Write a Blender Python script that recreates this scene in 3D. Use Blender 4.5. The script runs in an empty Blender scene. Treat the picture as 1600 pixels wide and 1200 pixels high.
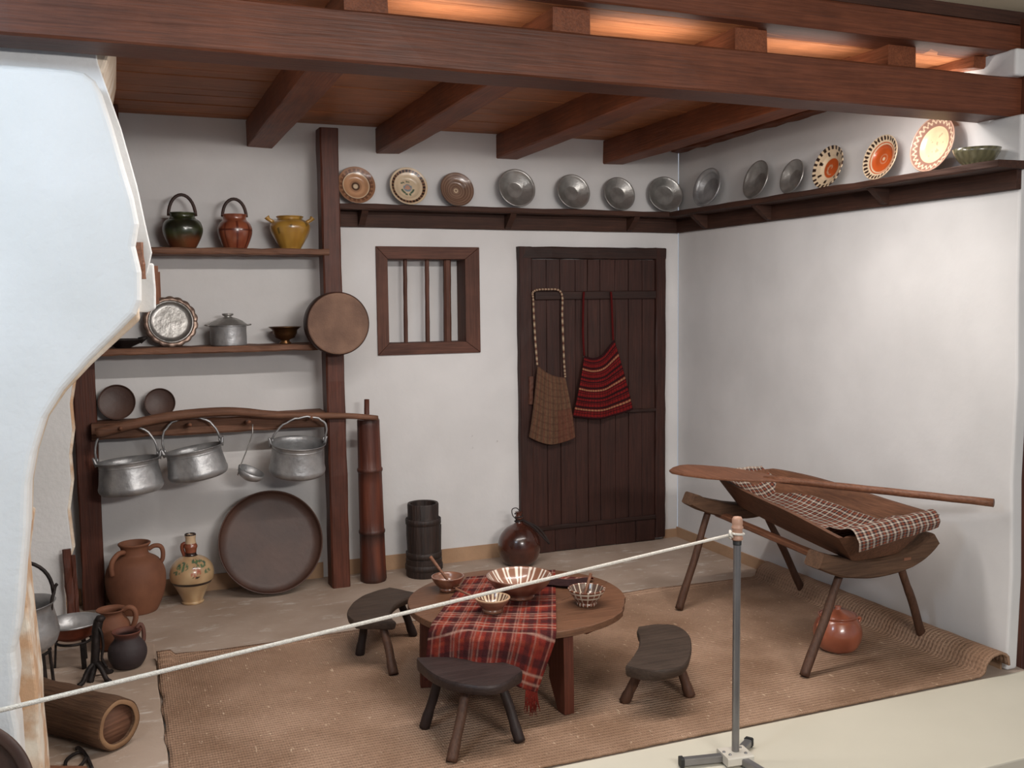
import bpy, math, random
from math import sin, cos, pi, radians, sqrt, atan2, hypot
from mathutils import Vector, Matrix, noise

SC = bpy.context.scene
COL = SC.collection
# ------------------------------------------------------------------ camera
cd = bpy.data.cameras.new('camera'); cam = bpy.data.objects.new('camera', cd); COL.objects.link(cam)
cam.matrix_world = Matrix.Translation((-3.370, -5.472, 1.55)) @ Matrix.Rotation(radians(-22.0), 4, 'Z') @ Matrix.Rotation(radians(85.2), 4, 'X') @ Matrix.Rotation(radians(-0.64), 4, 'Z')
cd.sensor_width = 36; cd.lens = 34.43; cd.clip_start = 0.05
SC.camera = cam
# ------------------------------------------------------------------ world, lights, exposure
w = bpy.data.worlds.new('world'); SC.world = w; w.use_nodes = True
w.node_tree.nodes['Background'].inputs[0].default_value = (0.80, 0.87, 1.0, 1)
w.node_tree.nodes['Background'].inputs[1].default_value = 0.42
SC.view_settings.view_transform = 'Standard'; SC.view_settings.look = 'None'
SC.view_settings.exposure = 0.0; SC.view_settings.gamma = 1.0
SC.view_settings.use_curve_mapping = False

def area(name, loc, aim, sx, sy, power, col):
    l = bpy.data.lights.new(name, 'AREA'); l.shape = 'RECTANGLE'; l.size = sx; l.size_y = sy
    l.energy = power; l.color = col
    o = bpy.data.objects.new(name, l); COL.objects.link(o); o.location = loc
    o.rotation_euler = Vector(aim).to_track_quat('-Z', 'Y').to_euler()
    return o
WARM = (1.0, 0.95, 0.90)
# lamp strip on the back of the main beam, shining down and back into the room
area('lamp_strip', (-1.75, -2.27, 2.335), (0, 0.22, -0.97), 2.4, 0.05, 50, WARM)
area('lamp_corner', (-0.30, -2.20, 2.33), (0.35, 0.2, -0.9), 0.25, 0.06, 1.8, WARM)
# up-lights between the joists on top of the main beam
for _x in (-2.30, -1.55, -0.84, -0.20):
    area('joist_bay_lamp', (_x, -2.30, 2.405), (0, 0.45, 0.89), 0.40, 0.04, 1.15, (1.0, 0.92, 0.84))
# unseen cool downlight by the gallery ceiling, brightens the hood, left of the visitor
area('gallery_downlight', (-4.35, -3.85, 2.60), (0.18, 0.75, -0.62), 0.7, 0.5, 37, (0.66, 0.83, 1.0))
# unseen gallery wall lamps behind the visitor
area('gallery_lamp', (-1.7, -6.1, 2.12), (-0.02, 1.0, -0.16), 1.1, 0.22, 78, (1.0, 0.96, 0.92))

# ------------------------------------------------------------------ materials
def lin(c):
    return tuple(((v / 255) / 12.92 if v / 255 <= 0.04045 else ((v / 255 + 0.055) / 1.055) ** 2.4) for v in c)
def mat(name, c1, c2=None, rough=0.6, scale=6, stretch=(1, 1, 1), bump=0.15, bscale=30, metal=0.0, attr=False,
        coat=0.0, detail=6, bstretch=None, spec=0.5, lo=0.35, hi=0.65):
    m = bpy.data.materials.new(name); m.use_nodes = True
    nt = m.node_tree; N = nt.nodes; L = nt.links; b = N['Principled BSDF']
    b.inputs['Roughness'].default_value = rough; b.inputs['Metallic'].default_value = metal
    b.inputs['Coat Weight'].default_value = coat; b.inputs['Coat Roughness'].default_value = 0.12
    b.inputs['Specular IOR Level'].default_value = spec
    tc = N.new('ShaderNodeTexCoord'); mp = N.new('ShaderNodeMapping'); mp.inputs['Scale'].default_value = stretch
    L.new(tc.outputs['Object'], mp.inputs['Vector'])
    nz = N.new('ShaderNodeTexNoise'); nz.inputs['Scale'].default_value = scale; nz.inputs['Detail'].default_value = detail
    L.new(mp.outputs[0], nz.inputs['Vector'])
    cr = N.new('ShaderNodeValToRGB'); L.new(nz.outputs['Fac'], cr.inputs[0])
    cr.color_ramp.elements[0].position = lo; cr.color_ramp.elements[1].position = hi
    if attr:
        cr.color_ramp.elements[0].color = (0.80, 0.80, 0.80, 1); cr.color_ramp.elements[1].color = (1, 1, 1, 1)
        at = N.new('ShaderNodeAttribute'); at.attribute_name = 'Col'
        mx = N.new('ShaderNodeMix'); mx.data_type = 'RGBA'; mx.blend_type = 'MULTIPLY'; mx.inputs[0].default_value = 1
        L.new(at.outputs['Color'], mx.inputs[6]); L.new(cr.outputs[0], mx.inputs[7]); L.new(mx.outputs[2], b.inputs['Base Color'])
    else:
        a = lin(c1); z = lin(c2) if c2 else a
        cr.color_ramp.elements[0].color = (*z, 1); cr.color_ramp.elements[1].color = (*a, 1)
        L.new(cr.outputs[0], b.inputs['Base Color'])
    if bump:
        mp2 = N.new('ShaderNodeMapping'); mp2.inputs['Scale'].default_value = bstretch or stretch
        L.new(tc.outputs['Object'], mp2.inputs['Vector'])
        n2 = N.new('ShaderNodeTexNoise'); n2.inputs['Scale'].default_value = bscale; n2.inputs['Detail'].default_value = 5
        L.new(mp2.outputs[0], n2.inputs['Vector'])
        bp = N.new('ShaderNodeBump'); bp.inputs['Strength'].default_value = bump; bp.inputs['Distance'].default_value = 0.01
        L.new(n2.outputs['Fac'], bp.inputs['Height']); L.new(bp.outputs[0], b.inputs['Normal'])
    return m
def wood(name, c1, c2, ax='x', rough=0.6, bump=0.35, coat=0.0, scale=5):
    st = {'x': (0.5, 9, 9), 'y': (9, 0.5, 9), 'z': (9, 9, 0.5)}[ax]
    bs = {'x': (0.8, 22, 22), 'y': (22, 0.8, 22), 'z': (22, 22, 0.8)}[ax]
    a = tuple((p * .72 + q * .28) for p, q in zip(c1, c2)); b = tuple((q * .72 + p * .28) for p, q in zip(c1, c2))
    m = mat(name, a, b, rough=rough, scale=scale, stretch=st, bump=bump * .5, bscale=6, coat=coat, bstretch=bs, lo=.25, hi=.75, detail=9, spec=.35)
    nt = m.node_tree; N = nt.nodes; L = nt.links; bs_ = N['Principled BSDF']; src = bs_.inputs['Base Color'].links[0].from_socket
    tc = [n for n in N if n.type == 'TEX_COORD'][0]
    # fine dark grain streaks and soft worn blotches
    for stretch, sc, p0, p1, v0, v1 in ((tuple(v * 3 for v in bs), 2.2, .36, .62, .66, 1.06), (tuple(max(1, v * .12) for v in st), 2.4, .30, .72, .62, 1.14)):
        mp = N.new('ShaderNodeMapping'); mp.inputs['Scale'].default_value = stretch; L.new(tc.outputs['Object'], mp.inputs[0])
        n = N.new('ShaderNodeTexNoise'); n.inputs['Scale'].default_value = sc; n.inputs['Detail'].default_value = 6; n.inputs['Roughness'].default_value = .65; L.new(mp.outputs[0], n.inputs['Vector'])
        r = N.new('ShaderNodeValToRGB'); r.color_ramp.elements[0].position = p0; r.color_ramp.elements[1].position = p1
        r.color_ramp.elements[0].color = (v0, v0 * .97, v0 * .94, 1); r.color_ramp.elements[1].color = (v1, v1, v1, 1); L.new(n.outputs['Fac'], r.inputs[0])
        mx = N.new('ShaderNodeMix'); mx.data_type = 'RGBA'; mx.blend_type = 'MULTIPLY'; mx.inputs[0].default_value = 1
        L.new(src, mx.inputs[6]); L.new(r.outputs[0], mx.inputs[7]); src = mx.outputs[2]
    L.new(src, bs_.inputs['Base Color'])
    return m

M_WALL = mat('plaster_white', (214, 212, 211), (203, 201, 200), rough=0.9, scale=2.2, bump=0.12, bscale=26, spec=0.2)
M_HOOD = mat('plaster_hood', (222, 222, 222), (212, 212, 211), rough=0.85, scale=2.5, bump=0.30, bscale=42, spec=0.2)
M_TANPL = mat('broken_plaster_edge', (196, 160, 128), (225, 216, 202), rough=0.95, scale=9, bump=0.8, bscale=30, lo=.4, hi=.6)
M_LINING = mat('pale_torn_plaster', (222, 212, 198), (196, 174, 150), rough=0.95, scale=7, bump=0.6, bscale=30)
M_SKIRT = mat('skirting_paint', (176, 142, 112), (160, 128, 100), rough=0.85, scale=5, bump=0.3)
M_BEAMX = wood('beam_wood', (122, 70, 48), (88, 46, 28), 'x', rough=0.5)
M_JOIST = wood('joist_wood', (150, 88, 56), (110, 58, 34), 'y', rough=0.55)
M_CPLANK = wood('ceiling_plank_wood', (190, 126, 84), (150, 90, 54), 'x', rough=0.55)
M_POST = wood('post_wood', (106, 58, 42), (70, 36, 25), 'z', rough=0.55)
M_SHELF = wood('shelf_wood', (140, 102, 80), (100, 66, 50), 'x', rough=0.7)
M_RACK = wood('plate_rack_wood', (84, 52, 38), (48, 28, 20), 'x', rough=0.7)
M_RACKY = wood('plate_rack_wood_side', (84, 52, 38), (48, 28, 20), 'y', rough=0.7)
M_DOOR = wood('door_wood', (76, 42, 33), (42, 22, 17), 'z', rough=0.6)
M_DOORX = wood('door_batten_wood', (62, 36, 28), (34, 19, 15), 'x', rough=0.6)
M_WINV = wood('window_wood_upright', (116, 76, 60), (74, 42, 32), 'z', rough=0.65)
M_WINH = wood('window_wood_level', (116, 76, 60), (74, 42, 32), 'x', rough=0.65)
M_STOOL = wood('stool_wood', (84, 68, 58), (56, 44, 36), 'x', rough=0.6)
M_STOOLL = wood('stool_leg_wood', (104, 72, 54), (68, 44, 32), 'z', rough=0.6)
M_DKLEG = wood('dark_leg_wood', (58, 42, 38), (34, 24, 21), 'z', rough=0.55)
M_DKST = wood('dark_stool_wood', (70, 55, 53), (46, 35, 34), 'x', rough=0.5)
M_TABLE = wood('table_top_wood', (128, 90, 66), (96, 64, 46), 'x', rough=0.5)
M_TLEG = wood('table_leg_wood', (112, 58, 40), (80, 38, 25), 'z', rough=0.5)
M_TROUGH = wood('trough_wood', (126, 86, 62), (86, 54, 37), 'y', rough=0.7)
M_SADDLE = wood('trestle_wood', (124, 92, 70), (70, 50, 36), 'x', rough=0.75)
M_PEEL = wood('peel_wood', (136, 92, 68), (108, 68, 48), 'y', rough=0.5)
M_LOG = wood('log_bark', (116, 86, 64), (74, 52, 38), 'y', rough=0.9, bump=0.9)
M_LOGEND = mat('log_end_wood', (150, 116, 84), (116, 84, 58), rough=0.8, bump=0.4)
M_TIN = mat('tin', (172, 170, 167), (140, 138, 134), rough=0.36, metal=0.72, scale=14, bump=0.3, bscale=26)
M_TIN2 = mat('dull_tin', (180, 180, 181), (136, 136, 137), rough=0.42, metal=0.62, scale=9, bump=0.3, bscale=30)
M_BRASS = mat('aged_brass', (128, 92, 58), (70, 48, 32), rough=0.35, metal=0.85, scale=9, bump=0.2)
M_PEWTER = mat('brown_pewter', (156, 134, 120), (118, 98, 88), rough=0.4, metal=0.7, scale=12, bump=0.3)
M_COPPER = mat('copper', (138, 72, 50), (90, 44, 30), rough=0.4, metal=0.6, scale=8, bump=0.2)
M_IRON = mat('black_iron', (48, 40, 38), (28, 23, 22), rough=0.6, metal=0.5, scale=20, bump=0.5)
M_TRAY = mat('dark_pan', (78, 53, 43), (60, 39, 32), rough=0.5, scale=4, bump=0.15)
M_SIEVE = mat('sieve_skin', (124, 94, 76), (98, 72, 58), rough=0.75, scale=8, bump=0.3, bscale=120)
M_SIEVER = mat('sieve_rim', (66, 38, 28), (44, 26, 20), rough=0.6, bump=0.3)
M_TERRA = mat('terracotta', (130, 84, 60), (104, 64, 45), rough=0.75, scale=6, bump=0.15)
M_GLAZE = mat('painted_glaze', (0, 0, 0), rough=0.28, attr=True, scale=9, bump=0.06, coat=0.5)
M_MATTE = mat('painted_matte', (0, 0, 0), rough=0.7, attr=True, scale=9, bump=0.2)
M_CLOTH = mat('woven_cloth', (0, 0, 0), rough=0.95, attr=True, scale=60, bump=0.5, bscale=300, spec=0.1)
M_BARREL = mat('barrel_wood', (50, 35, 29), (30, 20, 17), rough=0.6, stretch=(7, 7, .6), bump=0.7, bscale=9)
M_BAMBOO = mat('bamboo', (0, 0, 0), rough=0.5, attr=True, scale=6, stretch=(6, 6, .6), bump=0.4, bscale=10)
M_GOURD = mat('gourd_skin', (84, 44, 32), (50, 25, 19), rough=0.25, scale=7, bump=0.1, coat=0.4)
M_CORD = mat('dark_cord', (46, 32, 28), (30, 20, 18), rough=0.9, bump=0.5)
M_ROPE = mat('white_rope', (236, 230, 220), (212, 205, 194), rough=0.8, scale=200, bump=0.6, bscale=400)
M_STEEL = mat('grey_steel', (140, 138, 138), (124, 122, 122), rough=0.35, metal=0.7, bump=0)
M_CAPW = mat('tan_cap', (178, 138, 116), (160, 122, 102), rough=0.5, bump=0.05)
M_WHPL = mat('white_plastic', (206, 200, 188), (196, 188, 176), rough=0.5, bump=0.05)
M_BLKP = mat('black_plastic', (30, 30, 30), rough=0.6, bump=0)
M_PLINTH = mat('plinth_paint', (204, 198, 182), (196, 190, 174), rough=0.55, scale=1.2, bump=0.05)
M_GALFL = mat('gallery_floor', (82, 62, 50), (66, 50, 42), rough=0.6)
M_GALCE = mat('gallery_ceiling', (206, 196, 170), rough=0.8, bump=0)
M_DARKW = wood('dark_jamb_wood', (110, 58, 34), (60, 30, 18), 'z', rough=0.6)
M_SPOON = wood('spoon_wood', (150, 104, 80), (116, 76, 56), 'x', rough=0.6)
# cement floor with scuffs and pale chalky patches
def floor_mat(name, base, dark):
    m = mat(name, base, dark, rough=0.75, scale=2.6, bump=0.25, bscale=35)
    nt = m.node_tree; N = nt.nodes; L = nt.links; b = N['Principled BSDF']
    src = b.inputs['Base Color'].links[0].from_socket
    tc = [n for n in N if n.type == 'TEX_COORD'][0]
    mp = N.new('ShaderNodeMapping'); mp.inputs['Scale'].default_value = (1.0, 2.4, 1); L.new(tc.outputs['Object'], mp.inputs[0])
    n = N.new('ShaderNodeTexNoise'); n.inputs['Scale'].default_value = 5.5; n.inputs['Detail'].default_value = 9; n.inputs['Roughness'].default_value = 0.7
    L.new(mp.outputs[0], n.inputs['Vector'])
    r = N.new('ShaderNodeValToRGB'); r.color_ramp.elements[0].position = 0.56; r.color_ramp.elements[1].position = 0.68
    r.color_ramp.elements[0].color = (0, 0, 0, 1); r.color_ramp.elements[1].color = (.75, .75, .75, 1); L.new(n.outputs['Fac'], r.inputs[0])
    mx = N.new('ShaderNodeMix'); mx.data_type = 'RGBA'; L.new(r.outputs[0], mx.inputs[0]); L.new(src, mx.inputs[6])
    mx.inputs[7].default_value = (*lin((206, 198, 190)), 1); L.new(mx.outputs[2], b.inputs['Base Color'])
    return m
M_FLOOR = floor_mat('cement_floor', (174, 156, 142), (154, 134, 118))
M_HEARTH = floor_mat('hearth_floor', (172, 152, 136), (152, 132, 116))
# rush mat: rows of plaited fibre running along the room
def rush_mat():
    m = mat('rush_mat', (160, 132, 112), (132, 105, 86), rough=0.95, scale=3, bump=0, spec=0.1)
    nt = m.node_tree; N = nt.nodes; L = nt.links; b = N['Principled BSDF']
    src = b.inputs['Base Color'].links[0].from_socket
    tc = [n for n in N if n.type == 'TEX_COORD'][0]
    wv = N.new('ShaderNodeTexWave'); wv.bands_direction = 'Y'; wv.inputs['Scale'].default_value = 16; wv.inputs['Distortion'].default_value = 1.2
    wv.inputs['Detail'].default_value = 2; wv.inputs['Detail Scale'].default_value = 6; L.new(tc.outputs['Object'], wv.inputs[0])
    w2 = N.new('ShaderNodeTexWave'); w2.bands_direction = 'X'; w2.inputs['Scale'].default_value = 34; w2.inputs['Distortion'].default_value = 2.5
    w2.inputs['Detail Scale'].default_value = 5; L.new(tc.outputs['Object'], w2.inputs[0])
    mp = N.new('ShaderNodeMapping'); mp.inputs['Scale'].default_value = (60, 160, 60); L.new(tc.outputs['Object'], mp.inputs[0])
    n = N.new('ShaderNodeTexNoise'); n.inputs['Scale'].default_value = 1.2; n.inputs['Detail'].default_value = 3; L.new(mp.outputs[0], n.inputs[0])
    a = N.new('ShaderNodeMath'); a.operation = 'MULTIPLY_ADD'; a.inputs[1].default_value = 0.6; L.new(wv.outputs['Fac'], a.inputs[0]); L.new(n.outputs['Fac'], a.inputs[2])
    a2 = N.new('ShaderNodeMath'); a2.operation = 'MULTIPLY_ADD'; a2.inputs[1].default_value = 0.35; L.new(w2.outputs['Fac'], a2.inputs[0]); L.new(a.outputs[0], a2.inputs[2])
    r = N.new('ShaderNodeValToRGB'); r.color_ramp.elements[0].position = 0.35; r.color_ramp.elements[1].position = 1.35
    r.color_ramp.elements[1].position = 1.0
    r.color_ramp.elements[0].color = (.62, .60, .58, 1); r.color_ramp.elements[1].color = (1.12, 1.1, 1.08, 1); L.new(a2.outputs[0], r.inputs[0])
    mx = N.new('ShaderNodeMix'); mx.data_type = 'RGBA'; mx.blend_type = 'MULTIPLY'; mx.inputs[0].default_value = 1
    L.new(src, mx.inputs[6]); L.new(r.outputs[0], mx.inputs[7])
    # stray pale straws
    mp3 = N.new('ShaderNodeMapping'); mp3.inputs['Scale'].default_value = (26, 9, 26); mp3.inputs['Rotation'].default_value = (0, 0, 0.5); L.new(tc.outputs['Object'], mp3.inputs[0])
    n3 = N.new('ShaderNodeTexNoise'); n3.inputs['Scale'].default_value = 3.2; n3.inputs['Detail'].default_value = 2; L.new(mp3.outputs[0], n3.inputs[0])
    r3 = N.new('ShaderNodeValToRGB'); r3.color_ramp.elements[0].position = 0.68; r3.color_ramp.elements[1].position = 0.75
    r3.color_ramp.elements[0].color = (0, 0, 0, 1); r3.color_ramp.elements[1].color = (.7, .7, .7, 1); L.new(n3.outputs['Fac'], r3.inputs[0])
    m2 = N.new('ShaderNodeMix'); m2.data_type = 'RGBA'; L.new(r3.outputs[0], m2.inputs[0]); L.new(mx.outputs[2], m2.inputs[6]); m2.inputs[7].default_value = (*lin((206, 180, 154)), 1)
    L.new(m2.outputs[2], b.inputs['Base Color'])
    bp = N.new('ShaderNodeBump'); bp.inputs['Strength'].default_value = 0.7; bp.inputs['Distance'].default_value = 0.006
    L.new(a2.outputs[0], bp.inputs['Height']); L.new(bp.outputs[0], b.inputs['Normal'])
    return m
M_MAT = rush_mat()

# ------------------------------------------------------------------ mesh helpers
class G:
    """geometry collector: several shapes become ONE mesh object"""
    def __init__(s): s.v = []; s.f = []; s.c = []; s.sm = []
    def add(s, V, F, smooth=True, cols=None, X=None):
        o = len(s.v)
        for p in V: s.v.append(tuple(X @ Vector(p)) if X else tuple(p))
        s.f += [tuple(i + o for i in f) for f in F]; s.sm += [smooth] * len(F)
        s.c += list(cols) if cols else [(1, 1, 1)] * len(V)
        return s
    def box(s, lo, hi, ch=0.0):
        (a, b, c), (d, e, f) = lo, hi
        V = [(a, b, c), (d, b, c), (d, e, c), (a, e, c), (a, b, f), (d, b, f), (d, e, f), (a, e, f)]
        return s.add(V, [(3, 2, 1, 0), (4, 5, 6, 7), (0, 1, 5, 4), (1, 2, 6, 5), (2, 3, 7, 6), (3, 0, 4, 7)], False)
    def timber(s, p0, p1, wd, ht, up=(0, 0, 1), n=10, ch=0.006, jit=0.0, seed=0, tw=1.0):
        """chamfered board from p0 to p1, slightly uneven along its length"""
        rnd = random.Random(seed); p0 = Vector(p0); p1 = Vector(p1); d = (p1 - p0).normalized()
        u = Vector(up); sd = d.cross(u).normalized(); u = sd.cross(d).normalized()
        V = []
        for i in range(n + 1):
            t = i / n; k = 1 + (tw - 1) * t; c = p0.lerp(p1, t)
            hw, hh = wd / 2 * k, ht / 2 * k
            for (a, b) in ((-hw + ch, -hh), (hw - ch, -hh), (hw, -hh + ch), (hw, hh - ch), (hw - ch, hh), (-hw + ch, hh), (-hw, hh - ch), (-hw, -hh + ch)):
                V.append(c + sd * (a + rnd.uniform(-jit, jit)) + u * (b + rnd.uniform(-jit, jit)))
        F = [(i * 8 + j, i * 8 + (j + 1) % 8, (i + 1) * 8 + (j + 1) % 8, (i + 1) * 8 + j) for i in range(n) for j in range(8)]
        F += [tuple(range(7, -1, -1)), tuple(n * 8 + j for j in range(8))]
        F = [f[::-1] for f in F]
        return s.add(V, F, False)
    def lathe(s, prof, seg=48, col=None, X=None, wob=0.0, smooth=True):
        V, C, idx = [], [], []
        for (r, z) in prof:
            if r < 1e-6:
                idx.append([len(V)] * seg); V.append((0, 0, z)); C.append(col(0, z, 0) if col else (1, 1, 1))
            else:
                row = []
                for j in range(seg):
                    a = 2 * pi * j / seg; rr = r * (1 + wob * sin(3 * a + 1) + wob * .6 * sin(7 * a))
                    row.append(len(V)); V.append((rr * cos(a), rr * sin(a), z)); C.append(col(r, z, a) if col else (1, 1, 1))
                idx.append(row)
        F = []
        for i in range(len(prof) - 1):
            for j in range(seg):
                q = [idx[i][j], idx[i][(j + 1) % seg], idx[i + 1][(j + 1) % seg], idx[i + 1][j]]
                k = []
                for t in q:
                    if t not in k: k.append(t)
                if len(k) > 2: F.append(tuple(k))
        return s.add(V, F, smooth, C, X)
    def tube(s, pts, rad, seg=10, cols=None, X=None):
        P = [Vector(p) for p in pts]; n = len(P); R = rad if isinstance(rad, (list, tuple)) else [rad] * n
        V, C = [], []; prev = None
        for i in range(n):
            d = (P[min(i + 1, n - 1)] - P[max(i - 1, 0)]).normalized()
            if prev is None:
                a = Vector((0, 0, 1)) if abs(d.z) < 0.9 else Vector((1, 0, 0)); prev = d.cross(a).normalized()
            prev = (prev - d * prev.dot(d)).normalized(); b = d.cross(prev)
            for j in range(seg):
                t = 2 * pi * j / seg; V.append(P[i] + (prev * cos(t) + b * sin(t)) * R[i]); C.append(cols[i] if cols else (1, 1, 1))
        F = [(i * seg + j, i * seg + (j + 1) % seg, (i + 1) * seg + (j + 1) % seg, (i + 1) * seg + j) for i in range(n - 1) for j in range(seg)]
        F += [tuple(range(seg - 1, -1, -1)), tuple((n - 1) * seg + j for j in range(seg))]
        return s.add(V, F, True, C, X)
    def prism(s, poly, fn, t0, t1, smooth=False):
        """poly: 2-D outline; fn(a,b,t) -> 3-D point"""
        n = len(poly); V = [fn(a, b, t0) for a, b in poly] + [fn(a, b, t1) for a, b in poly]
        F = [(i, (i + 1) % n, n + (i + 1) % n, n + i) for i in range(n)] + [tuple(range(n - 1, -1, -1)), tuple(range(n, 2 * n))]
        return s.add(V, F, smooth)
    def grid(s, fn, nu, nv, col=None, X=None):
        V, C = [], []
        for j in range(nv + 1):
            for i in range(nu + 1):
                u, v = i / nu, j / nv; V.append(fn(u, v)); C.append(col(u, v) if col else (1, 1, 1))
        F = [(j * (nu + 1) + i, j * (nu + 1) + i + 1, (j + 1) * (nu + 1) + i + 1, (j + 1) * (nu + 1) + i) for j in range(nv) for i in range(nu)]
        return s.add(V, F, True, C, X)
    def obj(s, name, m, parent=None, loc=(0, 0, 0), rot=(0, 0, 0), fix=True):
        me = bpy.data.meshes.new(name); me.from_pydata(s.v, [], s.f); me.polygons.foreach_set('use_smooth', s.sm)
        a = me.color_attributes.new('Col', 'FLOAT_COLOR', 'POINT')
        flat = []
        for c in s.c: flat += [c[0], c[1], c[2], 1.0]
        a.data.foreach_set('color', flat); me.materials.append(m); me.update()
        if fix:
            import bmesh
            bm = bmesh.new(); bm.from_mesh(me); bmesh.ops.recalc_face_normals(bm, faces=bm.faces); bm.to_mesh(me); bm.free()
        o = bpy.data.objects.new(name, me); COL.objects.link(o); o.location = loc; o.rotation_euler = rot
        if parent: o.parent = parent
        return o
def bevel(o, wd, seg=2, ang=40):
    b = o.modifiers.new('bevel', 'BEVEL'); b.width = wd; b.segments = seg; b.limit_method = 'ANGLE'; b.angle_limit = radians(ang); return o
def solid(o, t, off=0.0):
    b = o.modifiers.new('solid', 'SOLIDIFY'); b.thickness = t; b.offset = off; return o
def sharp(o, ang=35):
    for p in o.data.polygons: p.use_smooth = True
    o.data.set_sharp_from_angle(angle=radians(ang)); return o
def tag(o, label, cat, group=None):
    o['label'] = label; o['category'] = cat
    if group: o['group'] = group
    return o
def empty(name, loc=(0, 0, 0), rot=(0, 0, 0)):
    o = bpy.data.objects.new(name, None); COL.objects.link(o); o.location = loc; o.rotation_euler = rot; o.empty_display_size = .05
    return o
def thing(name, label, cat, loc=(0, 0, 0), rot=(0, 0, 0), group=None):
    return tag(empty(name, loc, rot), label, cat, group)
def struct(o): o['kind'] = 'structure'; return o
def smoothp(pts, n=6):
    """Catmull-Rom through the points"""
    P = [Vector(p) for p in pts]; Q = [P[0]] + P + [P[-1]]; out = []
    for i in range(1, len(Q) - 2):
        for k in range(n):
            t = k / n; a, b, c, d = Q[i - 1], Q[i], Q[i + 1], Q[i + 2]
            out.append(0.5 * ((2 * b) + (c - a) * t + (2 * a - 5 * b + 4 * c - d) * t * t + (3 * b - a - 3 * c + d) * t ** 3))
    out.append(P[-1]); return out
def sprof(pts, n=5):
    return [(max(0.0, p.x), p.y) for p in smoothp([(r, z, 0) for r, z in pts], n)]
def nz(x, y=0, z=0): return noise.noise(Vector((x, y, z)))
def mix(a, b, t): t = max(0, min(1, t)); return tuple(p + (q - p) * t for p, q in zip(a, b))

# ================================================================== THE SETTING
g = G(); g.box((-4.7, -2.6, -0.15), (0.08, 0.30, 0.0)); struct(g.obj('floor', M_FLOOR))
g = G(); g.prism([(-4.6, -2.59), (-3.265, -2.59), (-3.262, -2.0), (-3.268, -1.3), (-3.262, -0.82), (-3.33, -0.70), (-3.6, -0.62), (-4.6, -0.6)], lambda a, b, t: (a, b, t), 0.0, 0.014)
struct(bevel(g.obj('hearth_slab', M_HEARTH), 0.006))
g = G(); g.box((-6.5, -3.17, -0.15), (1.6, -2.603, 0.004)); struct(bevel(g.obj('trim_1', M_PLINTH), 0.006))
g = G(); g.box((-8, -8, -0.17), (3, -3.17, -0.15)); struct(g.obj('gallery_floor', M_GALFL))
g = G(); g.box((-8, -8, 2.690), (3, -2.44, 2.72)); struct(g.obj('gallery_ceiling', M_GALCE))
# back wall with the window opening
WX0, WX1, WZ0, WZ1 = -1.985, -1.362, 1.252, 1.872
g = G()
g.box((-4.6, 0, 0), (WX0, 0.06, 2.62)); g.box((WX1, 0, 0), (0.0, 0.06, 2.62))
g.box((WX0, 0, 0), (WX1, 0.06, WZ0)); g.box((WX0, 0, WZ1), (WX1, 0.06, 2.62))
struct(g.obj('wall_back', M_WALL))
# small drilled holes in the back wall
g = G()
for hx, hz in ((-1.422, 0.754), (-1.420, 0.683), (-1.262, 0.712)):
    g.lathe([(0, -0.0015), (0.004, -0.0015), (0.005, 0.001)], 10, X=Matrix.Translation((hx, 0, hz)) @ Matrix.Rotation(radians(90), 4, 'X'))
struct(g.obj('wall_plug', M_CORD))
g = G(); g.prism([(0.0, 0.0), (-2.575, 0.0), (-2.585, 0.4), (-2.572, 0.8), (-2.582, 1.2), (-2.57, 1.6), (-2.565, 2.272), (-2.415, 2.272), (-2.415, 2.428), (-2.53, 2.428), (-2.53, 2.536), (-2.40, 2.536), (-2.40, 2.66), (0.0, 2.66)], lambda a, b, t: (t, a, b), 0.0, 0.06)
struct(bevel(g.obj('wall_right', M_WALL), 0.012, 3))
g = G(); g.box((-4.66, -2.35, 0), (-4.6, 0.06, 2.62)); struct(g.obj('wall_left', M_WALL))
g = G(); g.box((-3.475, -0.007, 0), (-2.33, 0.0, 0.088)); g.box((-2.23, -0.007, 0), (-1.125, 0.0, 0.086)); g.box((-0.11, -0.007, 0), (0, 0, 0.055)); g.box((-4.6, -0.007, 0), (-3.59, 0, 0.088))
struct(g.obj('baseboard_back', M_SKIRT))
g = G(); g.box((-0.007, -2.55, 0), (0, 0, 0.066)); struct(g.obj('baseboard_right', M_SKIRT))
# dark timber jamb beyond the end of the right wall
g = G(); g.timber((0.10, -2.50, -0.1), (0.10, -2.50, 2.66), 0.07, 0.08, up=(0, 1, 0), jit=0.002); g.timber((0.20, -2.46, -0.1), (0.20, -2.46, 2.66), 0.13, 0.05, up=(0, 1, 0), jit=0.001)
struct(g.obj('trim_2', M_DARKW))

# ceiling: planks along the room, joists across it, two long beams
ceil = struct(empty('ceiling'))
y = -0.004; k = 0
rnd = random.Random(3)
while y > -2.36:
    wd = rnd.uniform(0.105, 0.135); g = G()
    dz = rnd.uniform(-0.002, 0.002)
    g.timber((-4.6, y - wd / 2, 2.542 + dz), (-0.002, y - wd / 2, 2.542 + dz), wd - 0.003, 0.018, n=6, ch=0.003, jit=0.0006, seed=k)
    g.obj('plank', M_CPLANK, ceil); y -= wd; k += 1
for i, xl in enumerate((-4.092, -3.385 - 0.14, -2.678, -1.971, -1.246, -0.539)):
    if i == 1: continue
    g = G(); xc = xl + 0.072
    g.timber((xc, 0.02, 2.462), (xc - 0.0, -2.405, 2.480), 0.140, 0.142, n=14, ch=0.006, jit=0.0022, seed=20 + i)
    g.obj('joist', M_JOIST, ceil)
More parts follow.
